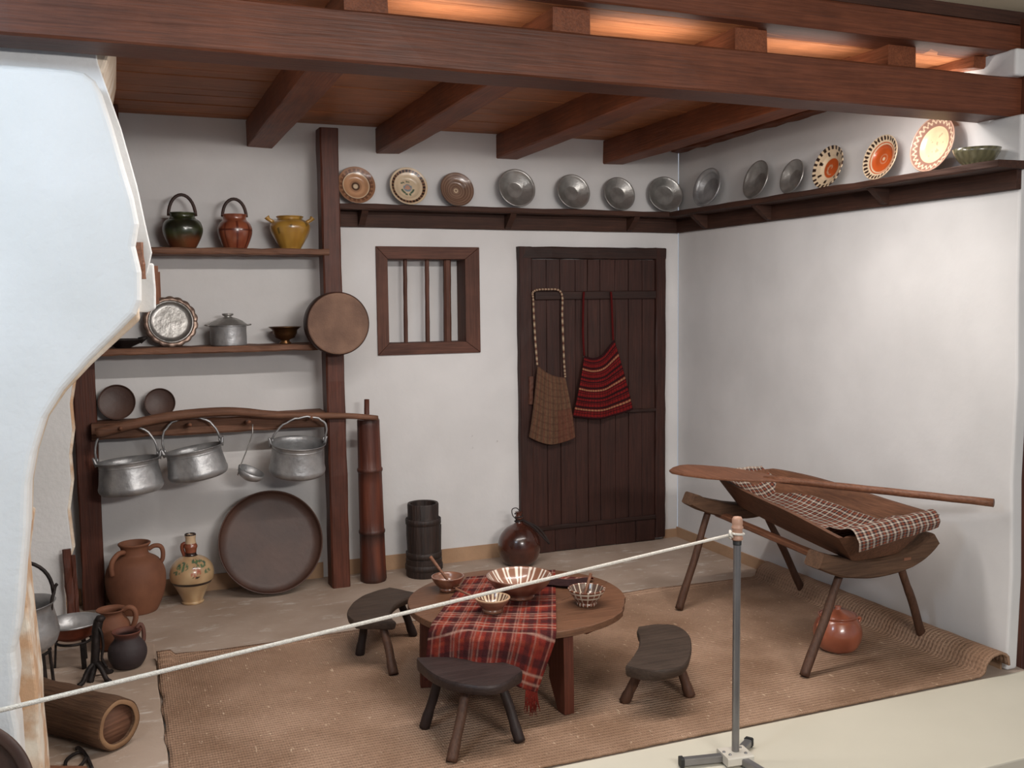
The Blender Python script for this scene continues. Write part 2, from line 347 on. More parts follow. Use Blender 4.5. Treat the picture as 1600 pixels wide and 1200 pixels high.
# wall plate: rough timber edge along the right wall under the planks
g = G(); g.timber((-0.035, -0.02, 2.505), (-0.035, -2.38, 2.515), 0.07, 0.055, n=24, ch=0.008, jit=0.006, seed=9); g.obj('wall_plate', M_JOIST, ceil)
g = G(); g.timber((-5.2, -2.505 + 0.17 / 2, 2.350), (0.62, -2.505 + 0.17 / 2, 2.350), 0.165, 0.155, n=40, ch=0.007, jit=0.0016, seed=1); g.obj('beam', M_BEAMX, ceil)
g = G(); g.timber((-5.2, -2.41, 2.592), (0.62, -2.41, 2.584), 0.16, 0.108, n=40, ch=0.006, jit=0.0016, seed=2); g.obj('beam', M_BEAMX, ceil)
g = G(); g.box((-5.2, -2.488, 2.640), (0.62, -2.36, 2.690)); g.obj('shadow_gap_strip', M_RACK, ceil)  # dark strip standing in for the shadow gap above the upper beam

# front wall with the torn arch of the smoke hood
hood = [(-4.6, 2.198), (-3.497, 2.207), (-3.453, 2.206), (-3.419, 2.201), (-3.393, 2.181), (-3.376, 2.146), (-3.35, 2.05), (-3.326, 1.945), (-3.304, 1.856), (-3.293, 1.784),
        (-3.305, 1.72), (-3.292, 1.647), (-3.295, 1.565), (-3.312, 1.525), (-3.371, 1.465), (-3.441, 1.395), (-3.511, 1.315), (-3.561, 1.236),
        (-3.593, 1.139), (-3.611, 1.05), (-3.62, 0.923), (-3.636, 0.797), (-3.644, 0.719), (-3.654, 0.644), (-3.669, 0.579), (-3.666, 0.5), (-3.677, 0.412), (-3.67, 0.356), (-3.669, 0.242), (-3.658, 0.133), (-3.655, 0.0), (-4.6, 0.0)]
wf = struct(empty('wall_front'))
g = G(); g.prism([p for p in hood], lambda a, b, t: (a, t, b), -2.45, -2.30)
o = g.obj('plaster_hood', M_HOOD, wf); bevel(o, 0.022, 4, 50)
g = G()   # rounded inner lip of the arch, behind the face
arch = [(-3.311, 1.524), (-3.371, 1.463), (-3.443, 1.391), (-3.514, 1.310), (-3.565, 1.229), (-3.598, 1.129), (-3.617, 1.038), (-3.626, 0.908)]
inn = [(x + 0.013 * max(0, 1 - i / 4), z - 0.006 - .010 * max(0, 1 - i / 4)) for i, (x, z) in enumerate(arch)]
g.prism([(-3.9, 1.6), (-3.30, 1.6), (-3.30, 1.545)] + inn + [(-3.9, 0.9)], lambda a, b, t: (a, t, b), -2.30, -2.20)
bevel(g.obj('arch_lining', M_LINING, wf), 0.01, 3, 50)
g = G(); g.timber((-3.292, -2.31, 1.63), (-3.296, -2.31, 1.74), .03, .016, up=(0, 1, 0), n=5, jit=.002); g.obj('lath', M_PEEL, wf)
g = G()
jm = [(-3.626, 0.92), (-3.648, 0.78), (-3.646, 0.70), (-3.642, 0.60), (-3.636, 0.50), (-3.630, 0.40), (-3.632, 0.28), (-3.626, 0.15), (-3.624, 0.014), (-4.5, 0.014), (-4.5, 0.92)]
g.prism(jm, lambda a, b, t: (a, t, b), -2.30, -2.06); bevel(g.obj('broken_jamb', M_TANPL, wf), 0.008, 2, 30)
g = G()
st = [(-4.6, 2.30), (-3.388, 2.300), (-3.384, 2.262), (-3.328, 2.076), (-3.290, 1.909), (-3.268, 1.776), (-3.256, 1.71), (-3.272, 1.648), (-3.31, 1.60), (-4.6, 1.6)]
g.prism(st, lambda a, b, t: (a, t, b), -2.29, -2.265); bevel(g.obj('upper_slab', M_HOOD, wf), 0.004)
g = G(); g.prism([(-3.36, 1.675), (-3.252, 1.680), (-3.249, 1.60), (-3.251, 1.540), (-3.275, 1.530), (-3.36, 1.53)], lambda a, b, t: (a, t, b), -2.27, -2.12); bevel(g.obj('lining_slab', M_HOOD, wf), 0.006)
g = G(); g.box((-3.252, -2.26, 1.555), (-3.240, -2.10, 1.672)); g.obj('brick', M_TERRA, wf)
g = G(); g.box((-3.244, -2.22, 1.575), (-3.233, -2.10, 1.655)); g.obj('brick', M_TERRA, wf)
g = G(); g.prism([(-3.60, 2.53), (-3.335, 2.53), (-3.337, 2.44), (-3.328, 2.38), (-3.341, 2.32), (-3.37, 2.24), (-3.44, 2.16), (-3.6, 2.12)], lambda a, b, t: (a, t, b), -2.28, -1.35); bevel(g.obj('plaster_pier', M_LINING, wf), 0.01)
# plastered board at the back of the hearth, torn along its right edge
g = G()
pb = [(-4.55, 0.014), (-3.635, 0.014), (-3.642, 0.30), (-3.625, 0.36), (-3.600, 0.42), (-3.612, 0.60), (-3.590, 0.74), (-3.594, 0.86), (-3.575, 0.98), (-3.580, 1.10), (-3.558, 1.22), (-3.545, 1.40), (-3.5, 1.9), (-4.55, 1.9)]
g.prism(pb, lambda a, b, t: (a, t, b), -0.52, -0.48); bevel(g.obj('hearth_board', M_HOOD, wf), 0.004)
g = G(); g.prism([(x + 0.012, z) for x, z in pb[1:13]] + [(-3.7, 1.9), (-3.7, 0.014)], lambda a, b, t: (a, t, b), -0.48, -0.44); g.obj('torn_edge', M_TANPL, wf)
g = G(); g.timber((-3.607, -0.60, 0.014), (-3.622, -0.56, 0.43), 0.035, 0.03, up=(0, 1, 0), jit=.003, seed=5); g.timber((-3.582, -0.60, 0.014), (-3.596, -0.56, 0.40), 0.02, 0.03, up=(0, 1, 0), jit=.002, seed=6); g.obj('loose_batten', M_POST, wf)

# window with three bars
win = struct(empty('window_1'))
Y0, Y1 = -0.012, 0.012
ix0, ix1, iz0, iz1 = -1.918, -1.452, 1.320, 1.800
def quadboard(name, pts, m, yA, yB):
    g = G(); g.prism(pts, lambda a, b, t: (a, t, b), yA, yB); return bevel(g.obj(name, m, win), 0.002)
e = 0.0015
quadboard('frame_board', [(WX0, WZ1), (WX1, WZ1), (ix1, iz1 + e), (ix0, iz1 + e)], M_WINH, Y0, Y1)
quadboard('frame_board', [(WX0, WZ0), (ix0, iz0 - e), (ix1, iz0 - e), (WX1, WZ0)], M_WINH, Y0, Y1)
quadboard('frame_board', [(WX0, WZ0 + e), (WX0, WZ1 - e), (ix0, iz1), (ix0, iz0)], M_WINV, Y0, Y1)
quadboard('frame_board', [(WX1, WZ0 + e), (ix1, iz0), (ix1, iz1), (WX1, WZ1 - e)], M_WINV, Y0, Y1)
for nm, lo, hi, m in (('reveal_board', (ix0 - .02, Y1, iz1), (ix1 + .02, 0.14, iz1 + .02), M_WINH), ('reveal_board', (ix0 - .02, Y1, iz0 - .02), (ix1 + .02, 0.14, iz0), M_WINH),
                  ('reveal_board', (ix0 - .02, Y1, iz0), (ix0, 0.14, iz1), M_WINV), ('reveal_board', (ix1, Y1, iz0), (ix1 + .02, 0.14, iz1), M_WINV)):
    g = G(); g.box(lo, hi); g.obj(nm, m, win)
g = G(); g.box((ix0 - .06, 0.145, iz0 - .08), (ix1 + .06, 0.16, iz1 + .06)); g.obj('backing_panel', M_WALL, win)
for bx, bw in ((-1.800, 0.022), (-1.668, 0.024), (-1.545, 0.042)):
    g = G(); g.timber((bx - .004, 0.045, iz0 - .004), (bx, 0.045, iz1 + .004), bw, bw, up=(0, 1, 0), n=8, ch=bw * .25, jit=.0008); g.obj('bar', M_WINV, win)

# plank door
door = struct(empty('door_1'))
DX0, DX1, DZ1 = -1.122, -0.112, 1.878
g = G(); g.timber((DX0 + .042, -0.018, 0.0), (DX0 + .042, -0.018, DZ1), 0.084, 0.05, up=(0, 1, 0), n=18, jit=.0022, seed=1); g.obj('jamb', M_DOOR, door)
g = G(); g.timber((DX1 - .036, -0.018, 0.02), (DX1 - .036, -0.018, DZ1), 0.072, 0.05, up=(0, 1, 0), n=18, jit=.0022, seed=2); g.obj('jamb', M_DOOR, door)
g = G(); g.timber((DX0, -0.018, DZ1 - .036), (DX1, -0.018, DZ1 - .036), 0.05, 0.072, n=14, jit=.002, seed=3); g.obj('lintel', M_DOORX, door)
px_ = [-1.040, -0.940, -0.849, -0.745, -0.660, -0.575, -0.470, -0.375, -0.278, -0.184]
for i in range(9):
    a, b = px_[i], px_[i + 1]; dy = (-.002, .001, -.001, .002, 0, -.002, .001, -.001, .001)[i]
    g = G(); g.timber(((a + b) / 2, -0.016 + dy, 0.150), ((a + b) / 2, -0.016 + dy, 1.803), b - a - .003, 0.022, up=(0, 1, 0), n=8, ch=.002, jit=.0006, seed=i); g.obj('plank', M_DOOR, door)
for i in range(6):
    a = DX0 + .086 + i * 0.142; g = G()
    g.timber((a + .070, -0.022, 0.004 + .003 * (i % 2)), (a + .070, -0.022, 0.150), 0.139, 0.026, up=(0, 1, 0), n=4, ch=.002, jit=.0012, seed=i + 30); g.obj('kick_board', M_DOOR, door)
for z, h, x0 in ((1.585, .050, -1.02), (0.853, .022, -0.40), (0.157, .026, -1.04)):
    g = G(); g.timber((x0, -0.036, z), (-0.188, -0.036, z), 0.018, h, n=8, ch=.004, jit=.0012, seed=int(z * 10)); g.obj('batten', M_DOORX, door)
g = G(); g.timber((-1.055, -0.046, .93), (-1.053, -0.046, 1.10), 0.03, 0.02, up=(0, 1, 0), jit=.002); g.obj('latch_block', M_WINV, door)

# rush mat
def matf(u, v):
    yb = -1.04 - 0.02 * sin(u * 9) + 0.012 * nz(u * 20) + (0.03 if u > .97 else 0)
    yf = -2.602 + 0.004 * nz(u * 140, 3)
    yy = yf + (yb - yf) * v
    s = u * 3.34; xl = -3.262 + 0.012 * nz(v * 12, 7) + 0.02 * (1 - v) * 0
    xr = [(3.08, -0.178, 0.012), (3.11, -0.158, 0.020), (3.14, -0.146, 0.042), (3.17, -0.134, 0.066), (3.20, -0.110, 0.084), (3.24, -0.075, 0.092), (3.28, -0.040, 0.086), (3.31, -0.018, 0.066), (3.34, -0.016, 0.035)]
    if s <= 3.08: x, z = xl + (s / 3.08) * (-0.178 - xl), 0.012
    else:
        for q in range(len(xr) - 1):
            if xr[q][0] <= s <= xr[q + 1][0] + 1e-6:
                t = (s - xr[q][0]) / (xr[q + 1][0] - xr[q][0]); x = xr[q][1] + (xr[q + 1][1] - xr[q][1]) * t; z = xr[q][2] + (xr[q + 1][2] - xr[q][2]) * t; break
    z += 0.0022 * nz(x * 3, yy * 3) + (0.020 * math.exp(-((1 - v) / 0.014) ** 2) * (0.7 + 0.5 * nz(x * 2.2, 5)) if s < 3.1 else 0.004 * nz(x * 9, yy * 9))
    if s < .06 and v > .95: z += 0.02
    return (x, yy, z)
g = G(); g.grid(matf, 180, 110)
o = solid(g.obj('rush_mat', M_MAT, fix=False), 0.010, 0.0); tag(o, 'brown plaited rush floor mat under the low table, turned up against the right wall', 'mat')

# ================================================================== SHELF RACK (left)
rack = thing('shelf_rack', 'brown wooden wall rack of two posts, two shelves and a pegged rail on the left', 'shelf', (-2.9, -0.13, 0))
rx, ry = -2.9, -0.13
def R_(p): return (p[0] - rx, p[1] - ry, p[2])
g = G(); g.timber(R_((-2.279, -0.190, 0.0)), R_((-2.283, -0.190, 2.475)), 0.100, 0.118, up=(0, 1, 0), n=24, ch=.008, jit=.0022, seed=4); g.obj('post', M_POST, rack)
g = G(); g.timber(R_((-3.527, -0.060, 0.0)), R_((-3.527, -0.060, 2.5)), 0.105, 0.11, up=(0, 1, 0), n=24, ch=.006, jit=.002, seed=5); g.obj('post', M_POST, rack)
g = G(); g.timber(R_((-3.37, -0.20, 1.7)), R_((-3.355, -0.20, 2.53)), 0.09, 0.06, up=(0, 1, 0), n=10, jit=.002, seed=5); g.obj('hanger_board', M_POST, rack)
for z, seed in ((1.824, 1), (1.322, 2)):
    g = G(); g.timber(R_((-3.50, -0.133, z)), R_((-2.300, -0.133, z)), 0.255, 0.032, n=24, ch=.006, jit=.0022, seed=seed); g.obj('shelf', M_SHELF, rack)
g = G(); g.timber(R_((-3.50, -0.10, 0.925)), R_((-2.325, -0.10, 0.925)), 0.19, 0.080, n=18, ch=.008, jit=.0025, seed=7); g.obj('rail', M_SHELF, rack)
for x, z in ((-3.365, 0.936), (-3.04, 0.935), (-2.748, 0.932), (-2.428, 0.938)):
    g = G(); g.tube([R_((x, -0.18, z)), R_((x, -0.30, z + .012)), R_((x, -0.315, z + .016))], [.011, .011, .006], 10); g.obj('peg', M_SPOON, rack)

# plate rack around the corner
pr = thing('plate_shelf', 'dark wooden plate shelf with backing board running around the corner high on the walls', 'shelf', (-1.1, -0.02, 2.0))
def P_(p): return (p[0] + 1.1, p[1] + 0.02, p[2] - 2.0)
g = G(); g.timber(P_((-2.232, -0.080, 2.078)), P_((-0.005, -0.080, 2.078)), 0.160, 0.030, n=20, ch=.005, jit=.0022, seed=1); g.obj('shelf_board', M_RACK, pr)
g = G(); g.timber(P_((-0.080, -0.160, 2.078)), P_((-0.080, -2.60, 2.066)), 0.160, 0.030, n=24, ch=.005, jit=.0022, seed=2); g.obj('shelf_board', M_RACKY, pr)
g = G(); g.timber(P_((-2.232, -0.013, 2.020)), P_((-0.001, -0.013, 2.020)), 0.026, 0.088, n=20, ch=.003, jit=.0012, seed=3); g.obj('backing_board', M_RACK, pr)
g = G(); g.timber(P_((-0.013, -0.026, 2.020)), P_((-0.013, -2.57, 2.018)), 0.026, 0.088, n=24, ch=.003, jit=.0012, seed=4); g.obj('backing_board', M_RACKY, pr)
for x in (-2.07, -1.19, -0.37):
    g = G(); g.prism([(-0.026, 2.063), (-0.135, 2.063), (-0.120, 2.045), (-0.045, 1.985), (-0.026, 1.980)], lambda a, b, t: P_((t, a, b)), x - .018, x + .018); g.obj('bracket', M_RACK, pr)
for yy in (-0.36, -0.98, -1.86):
    g = G(); g.prism([(-0.026, 2.061), (-0.135, 2.061), (-0.120, 2.045), (-0.045, 1.985), (-0.026, 1.980)], lambda a, b, t: P_((a, t, b)), yy - .018, yy + .018); g.obj('bracket', M_RACK, pr)

# ---------------------------------------------------------------- plates on the shelf
CR = lin((214, 192, 162)); BR = lin((92, 56, 40)); PE = lin((196, 150, 114)); DK = lin((44, 28, 24)); OR = lin((186, 84, 38)); GRN = lin((70, 92, 74)); PK = lin((176, 112, 96)); TAN = lin((158, 116, 88))
def dish(R, deep=.028):
    fr = [(0, 0), (.10 * R, 0), (.2 * R, 0), (.3 * R, 0), (.4 * R, 0), (.48 * R, .001), (.56 * R, .006), (.63 * R, .012)]
    fr += [(R * (.66 + .03 * i), .013 + (deep - .013) * (i / 11) ** 1.2) for i in range(11)] + [(R * .985, deep), (R, deep - .003)]
    return fr + [(R * .98, deep - .007), (.7 * R, .004), (.5 * R, -.006), (.3 * R, -.008), (0, -.008)]
def densify(prof, n=3):
    out = []
    for a, b in zip(prof[:-1], prof[1:]):
        for k in range(n): out.append((a[0] + (b[0] - a[0]) * k / n, a[1] + (b[1] - a[1]) * k / n))
    out.append(prof[-1]); return out
def plate_obj(side, pos, R, label, m, col=None, tilt=14, deep=.028, prof=None, group='plates on the corner shelf', turn=0):
    t = radians(tilt); off = 2 * R * sin(t) / 2 + .024
    zc = 2.094 + R * cos(t) - (0.0 if side == 'b' else 0.012 * (-pos / 2.5))
    prof = prof or dish(R, deep)
    g = G(); g.lathe(densify(prof, 2) if col else prof, 144 if col else 64, (lambda r, z, a: col(r / R, a, z)) if col else None)
    if side == 'b': loc = (pos, -off, zc); rot = (radians(90) - t, 0, radians(turn))
    else: loc = (-off, pos, zc); rot = (radians(90) - t, 0, radians(-90 + turn))
    o = g.obj('plate', m, loc=loc, rot=rot); tag(o, label, 'plate', group); return o
def c1(r, a, z):
    if z < -.004: return TAN
    if r < .15: return CR
    if r < .24: return mix(DK, TAN, .2)
    if r < .34: return mix(PE, BR, .35)
    if r < .66: return PE
    if r < .72: return CR
    if r < .90: return mix(BR, TAN, .35 + .65 * (sin(a * 22) > .3)) if r > .76 else BR
    return TAN
def c2(r, a, z):
    if z < -.004: return CR
    x, y = r * cos(a), r * sin(a)
    if r < .6:
        if hypot(x / .15, (y + .02) / .12) < 1: return mix(PK, CR, .35)
        if hypot(x / .22, (y + .02) / .19) < 1: return lin((122, 140, 150))
        for cx, cy, rx_, ry_, an in ((-.22, -.22, .17, .06, -.9), (.22, -.22, .17, .06, .9), (-.08, -.38, .07, .05, 0), (.10, -.38, .07, .05, 0), (-.26, .24, .12, .035, .3), (.02, .30, .11, .045, -.2)):
            dx, dy = x - cx, y - cy; q = (dx * cos(an) + dy * sin(an)) / rx_; p = (-dx * sin(an) + dy * cos(an)) / ry_
            if hypot(q, p) < 1: return GRN
        return CR
    if r < .76: return CR
    if r < .90: return mix(DK, TAN, .65 * (sin(a * 30) > .25))
    return CR
def c3(r, a, z):
    q = .5 + .5 * sin(r * 44 + .4 * sin(a * 3)); b = mix(lin((104, 76, 62)), lin((150, 124, 106)), q * .8)
    return CR if abs(r - .08) < .025 else b
def c4(r, a, z):
    if z < -.004: return CR
    if r < .46:
        s = atan2(sin(a - r * 14), cos(a - r * 14)); return lin((196, 150, 120)) if (abs(s) < .7 and r < .34) else OR
    k = (a / (2 * pi) * 22) % 1
    if r > .84: return DK if k < .52 else CR
    if .56 < r < .76 and (a / (2 * pi) * 7) % 1 < .22: return DK
    return CR
def c5(r, a, z):
    if z < -.004: return TAN
    if r < .10: return CR
    if r < .60: return OR if abs(r - .2) > .02 else mix(OR, CR, .3)
    if r < .67: return CR
    if r < .71: return OR
    k = (a / (2 * pi) * 30) % 1
    if r > .78: return DK if (k < .62 and hypot((k - .31) / .33, (r - .87) / .10) < 1) else CR
    return CR
def c6(r, a, z):
    if z < -.004: return TAN
    x, y = r * cos(a), r * sin(a)
    if r < .66:
        if r < .45 and nz(x * 7, y * 7, 3) > .33: return mix(CR, lin((150, 140, 110)), .6)
        return lin((226, 200, 162))
    w_ = .83 + .055 * sin(a * 26)
    if abs(r - w_) < .035: return lin((224, 200, 172))
    if r > .95: return lin((196, 160, 140))
    return lin((150, 112, 98))
plate_obj('b', -2.101, .106, 'peach and brown glazed plate with central ring, nearest the tall post', M_GLAZE, c1)
plate_obj('b', -1.803, .110, 'cream plate with green and pink flower in a dark border', M_GLAZE, c2)
plate_obj('b', -1.514, .101, 'small brown plate with fine concentric rings', M_GLAZE, c3)
def tinprof(R, deep=.03, well=.5):
    return sprof([(0, 0), (well * .6 * R, 0), (well * R, .001), ((well + .08) * R, .004), (.8 * R, deep * .75), (.9 * R, deep), (.97 * R, deep + .002), (R, deep), (.985 * R, deep - .004), (.8 * R, deep * .6), (.5 * R, -.004), (0, -.005)], 3)
plate_obj('b', -1.150, .115, 'deep round tin dish above the left part of the door frame', M_TIN, prof=tinprof(.115, .042, .36))
plate_obj('b', -0.778, .108, 'smaller bright tin plate with wide rim, first right of the deep tin dish', M_TIN, prof=tinprof(.108, .034, .38))
plate_obj('b', -0.464, .106, 'plain tin plate on the back shelf just left of the corner plate', M_TIN, prof=tinprof(.106, .030, .45))
plate_obj('b', -0.135, .114, 'tin plate standing right in the corner of the shelf', M_TIN, prof=tinprof(.114, .030, .5), turn=-8)
plate_obj('r', -0.455, .116, 'tall-rimmed tin plate on the right wall, nearest the corner', M_TIN2, prof=tinprof(.116, .040, .66), turn=8)
plate_obj('r', -0.930, .108, 'dark tin plate with stepped rim, second from the corner on the right wall', M_TIN, prof=tinprof(.108, .034, .4))
plate_obj('r', -1.228, .092, 'smallest tin plate on the right wall beside the orange painted plates', M_TIN, prof=tinprof(.092, .028, .45))
plate_obj('r', -1.508, .108, 'orange swirl plate with black and cream dashed rim', M_GLAZE, c4)
plate_obj('r', -1.865, .106, 'plate with solid orange middle and dark toothed rim', M_GLAZE, c5)
plate_obj('r', -2.175, .122, 'largest cream plate with wavy pinkish rim on the right wall', M_GLAZE, c6, tilt=12)
def cb(r, z, a): return mix(lin((70, 66, 50)), lin((128, 122, 92)), .5 + .5 * sin(a * 18) * sin(z * 200))
g = G(); g.lathe([(0, 0.004), (.04, .004), (.042, 0), (.05, 0), (.052, .006), (.062, .014), (.075, .03), (.086, .05), (.092, .068), (.088, .068), (.078, .045), (.06, .022), (.03, .012), (0, .010)], 64, cb)
tag(g.obj('bowl', M_GLAZE, loc=(-0.095, -2.435, 2.079)), 'small dark olive patterned bowl at the end of the right shelf', 'bowl')

# ================================================================== POTS ON THE RACK
def loop(p0, top, p1, r, n=14, r2=None, flat=1.0):
    """arched handle from p0 over top to p1"""
    P0, T, P1 = Vector(p0), Vector(top), Vector(p1); mid = (P0 + P1) / 2; h = T - mid; sidev = (P0 - P1) / 2
    return [mid + sidev * cos(pi * i / n) + h * sin(pi * i / n) ** flat for i in range(n + 1)], r
# top shelf: green, red, yellow
def cg(r, z, a):
    k = nz(cos(a) * 1.5, sin(a) * 1.5, z * 22) ; b = mix(lin((60, 68, 40)), lin((34, 36, 26)), .5 + 1.2 * k)
    return mix(b, lin((112, 62, 38)), max(0, min(1, (.075 - z) * 22)) * (.5 + .5 * nz(a, z * 10) + .3))
t = thing('handled_pot', 'green glazed pot with tall loop handle on the top shelf', 'pot', (-3.028, -0.15, 1.841))
g = G(); g.lathe(sprof([(0, .002), (.055, 0), (.068, .012), (.092, .06), (.099, .10), (.088, .135), (.066, .152), (.062, .165), (.068, .178), (.064, .180), (.056, .168), (.055, .15), (.08, .11), (.06, .03), (0, .01)], 4), 56, cg); g.obj('body', M_GLAZE, t)
pp, r = loop((-.066, 0, .165), (0, 0, .272), (.066, 0, .165), .008); g = G(); g.tube(pp, .0085, 10); g.obj('handle', M_SIEVER, t)
def crd(r, z, a):
    k = (a / (2 * pi) * 8) % 1
    if (k < .11 and z < .14) or abs(z - .095) < .0035: return lin((92, 38, 26))
    return mix(lin((150, 84, 58)), lin((124, 64, 44)), .5 + nz(cos(a) * 3, sin(a) * 3, z * 20))
t = thing('handled_pot', 'orange-red pot with dark lines and loop handle, between green and yellow pots', 'pot', (-2.769, -0.15, 1.841))
g = G(); g.lathe(densify(sprof([(0, .002), (.050, 0), (.062, .012), (.082, .06), (.088, .098), (.078, .13), (.060, .150), (.060, .168), (.064, .176), (.058, .178), (.052, .168), (.052, .15), (.07, .11), (.05, .03), (0, .01)], 4), 2), 96, crd); g.obj('body', M_GLAZE, t)
pp, r = loop((-.060, 0, .165), (0, 0, .258), (.060, 0, .165), .008); g = G(); g.tube(pp, .0085, 10); g.obj('handle', M_SIEVER, t)
def cy(r, z, a):
    if nz(cos(a) * 5, sin(a) * 5, z * 30) > .52 and z > .08: return lin((86, 72, 34))
    return mix(lin((184, 142, 66)), lin((156, 114, 48)), .5 + nz(cos(a) * 3, sin(a) * 3, z * 14))
t = thing('eared_pot', 'yellow glazed pot with two small ears beside the tall post', 'pot', (-2.484, -0.15, 1.841))
g = G(); g.lathe(sprof([(0, .002), (.048, 0), (.056, .010), (.086, .06), (.105, .105), (.100, .135), (.078, .152), (.066, .158), (.066, .166), (.072, .172), (.066, .174), (.060, .160), (.08, .12), (.06, .03), (0, .01)], 4), 56, cy); g.obj('body', M_GLAZE, t)
for s in (-1, 1):
    g = G(); cc = [cy(.1, .05, 0)] * 5; g.tube([(s * .084, 0, .140), (s * .098, 0, .150), (s * .110, 0, .156), (s * .118, 0, .166), (s * .121, 0, .170)], [.012, .010, .010, .014, .015], 12, cols=cc); g.obj('ear', M_GLAZE, t)
# second shelf
t = thing('scalloped_tray', 'round tin tray with scalloped rim leaning on the middle shelf', 'tray', (-3.100, -0.075, 1.338 + .130 * cos(radians(13))), (radians(77), 0, 0))
g = G(); g.lathe([(0, 0), (.04, .001), (.08, 0), (.100, .001), (.102, .008), (.106, .012), (.110, .012), (.113, .009), (.113, .002), (0, -.006)], 80); g.obj('centre', M_TIN, t)
g = G()
def rimf(u, v):
    a = 2 * pi * u; rr = .112 + v * .018 + (.006 * abs(sin(a * 9)) if v > .5 else 0) * v; return (rr * cos(a), rr * sin(a), .010 + .004 * sin(v * pi) - .004 * v + .0015 * sin(a * 18) * v)
g.grid(rimf, 162, 6); solid(g.obj('rim', M_PEWTER, t, fix=False), .002)
t = thing('lidded_pot', 'small tin pot with domed lid on the middle shelf', 'pot', (-2.819, -0.14, 1.338))
g = G(); g.lathe([(0, 0), (.088, 0), (.092, .004), (.093, .02), (.092, .085), (.094, .100), (.100, .103), (.100, .106), (.09, .107), (0, .107)], 64); sharp(g.obj('body', M_TIN2, t), 40)
g = G(); g.lathe([(.102, .106), (.098, .110), (.088, .116), (.074, .128), (.045, .142), (.026, .148), (.018, .149), (.018, .154), (.026, .157), (.030, .162), (.028, .167), (0, .168)], 64); g.obj('lid', M_TIN, t)
for s in (-1, 1):
    g = G(); g.tube([(s * .095, -.016, .104), (s * .112, -.010, .107), (s * .116, 0, .108), (s * .112, .010, .107), (s * .095, .016, .104)], .004, 8); g.obj('handle', M_TIN, t)
g = G(); g.lathe([(0, 0), (.032, 0), (.034, .006), (.022, .016), (.024, .022), (.05, .034), (.062, .055), (.066, .075), (.082, .088), (.088, .092), (.084, .093), (.062, .08), (.056, .055), (.04, .035), (0, .026)], 56)
tag(g.obj('footed_bowl', M_BRASS, loc=(-2.525, -0.135, 1.338)), 'small brass footed bowl with flared rim beside the round sieve', 'bowl')
g = G(); g.lathe([(0, 0), (.035, 0), (.04, .006), (.075, .022), (.098, .040), (.104, .046), (.098, .046), (.07, .028), (0, .012)], 48, wob=.03)
g.tube([(.08, 0, .036), (.10, 0, .046), (.118, 0, .052)], [.018, .012, .004], 8)
tag(g.obj('oil_dish', M_IRON, loc=(-3.335, -0.13, 1.338), rot=(0, 0, -.2)), 'dark shallow spouted dish half hidden behind the white hood', 'dish')
# round sieve hung on the post
t = thing('round_sieve', 'round brown skin sieve hanging on the front of the tall post', 'sieve', (-2.284, -0.262, 1.446), (radians(90), 0, 0))
g = G(); g.lathe([(.160, .0), (.165, .003), (.166, .05), (.166, .098), (.160, .103)], 72); g.obj('rim', M_SIEVER, t)
g = G(); g.lathe([(0, .1015), (.08, .1012), (.150, .1010), (.160, .1032), (.161, .098), (.0, .098)], 72); g.obj('skin', M_SIEVE, t)
# dark lids on the rail
for x, r_, lab in ((-3.378, .091, 'larger dark round griddle leaning above the pegged rail'), (-3.170, .077, 'smaller dark round griddle leaning above the pegged rail')):
    g = G(); g.lathe([(0, 0), (r_ * .9, 0), (r_ * .96, .004), (r_, .012), (r_ - .003, .014), (r_ * .94, .006), (r_ * .9, -.006), (0, -.008)], 56)
    tag(g.obj('round_griddle', M_TRAY, loc=(x, -0.075, 0.966 + r_ * cos(radians(12)) + .003), rot=(radians(78), 0, 0)), lab, 'griddle')
# bent carrying pole
pl = smoothp([(-3.478, -.26, .925), (-3.331, -.262, .957), (-3.181, -.265, .985), (-3.027, -.267, 1.000), (-2.87, -.268, 1.003), (-2.759, -.268, .994), (-2.646, -.268, .977), (-2.447, -.272, .960), (-2.224, -.272, .946), (-2.060, -.262, .925)], 5)
n = len(pl); g = G(); o_ = Vector((-2.75, -.265, .95))
g.tube([p - o_ for p in pl], [.026 - .013 * (i / n) ** 2 for i in range(n)], 12)
tag(g.obj('carrying_pole', M_SHELF, loc=o_), 'long bent dark wooden pole lying across the rail above the hanging kettles', 'pole')
# kettles
def kettle(loc, label, rot=(0, 0, 0), R=.150, H=.175, top=(0, 0, .33), flare=1.0, sc=1):
    t = thing('bail_kettle', label, 'kettle', loc, rot, 'tin kettles hanging from the rail')
    pr_ = [(0, .0), (.6 * R, .002), (.86 * R, .008), (.97 * R, .022), (R, .040), (.97 * R, .06), (.925 * R, .11), (.905 * R, H * .82), (.91 * R, H * .86), (.90 * R, H * .88), (.93 * R, H * .96), (.985 * R, H), (.985 * R, H + .003), (.96 * R, H + .002), (.88 * R, H * .9), (.89 * R, .10), (.93 * R, .04), (.8 * R, .012), (0, .006)]
    g = G(); g.lathe(sprof(pr_, 3), 64, wob=.004); g.obj('body', M_TIN2, t)
    for s in (-1, 1):
        g = G(); g.tube([(s * .93 * R, 0, H - .012), (s * .97 * R, 0, H + .006), (s * 1.0 * R, 0, H + .024), (s * 1.03 * R, 0, H + .034)], [.010, .009, .007, .004], 8)
        g.tube([(s * .90 * R, -.006, H + .010), (s * .90 * R, .0, H + .024), (s * .93 * R, .006, H + .030)], .005, 8); g.obj('ear', M_TIN2, t)
    T = Vector(top); pts = []
    for i in range(21):
        a = pi * i / 20; pts.append(Vector((-.93 * R * cos(a), 0, H + .016)) + (T - Vector((0, 0, H + .016))) * (sin(a) ** .75) + Vector((0, 0, .003 * sin(i * 2.1))))
    g = G(); g.tube(pts, .0055, 8); g.obj('bail', M_TIN2, t)
    return t
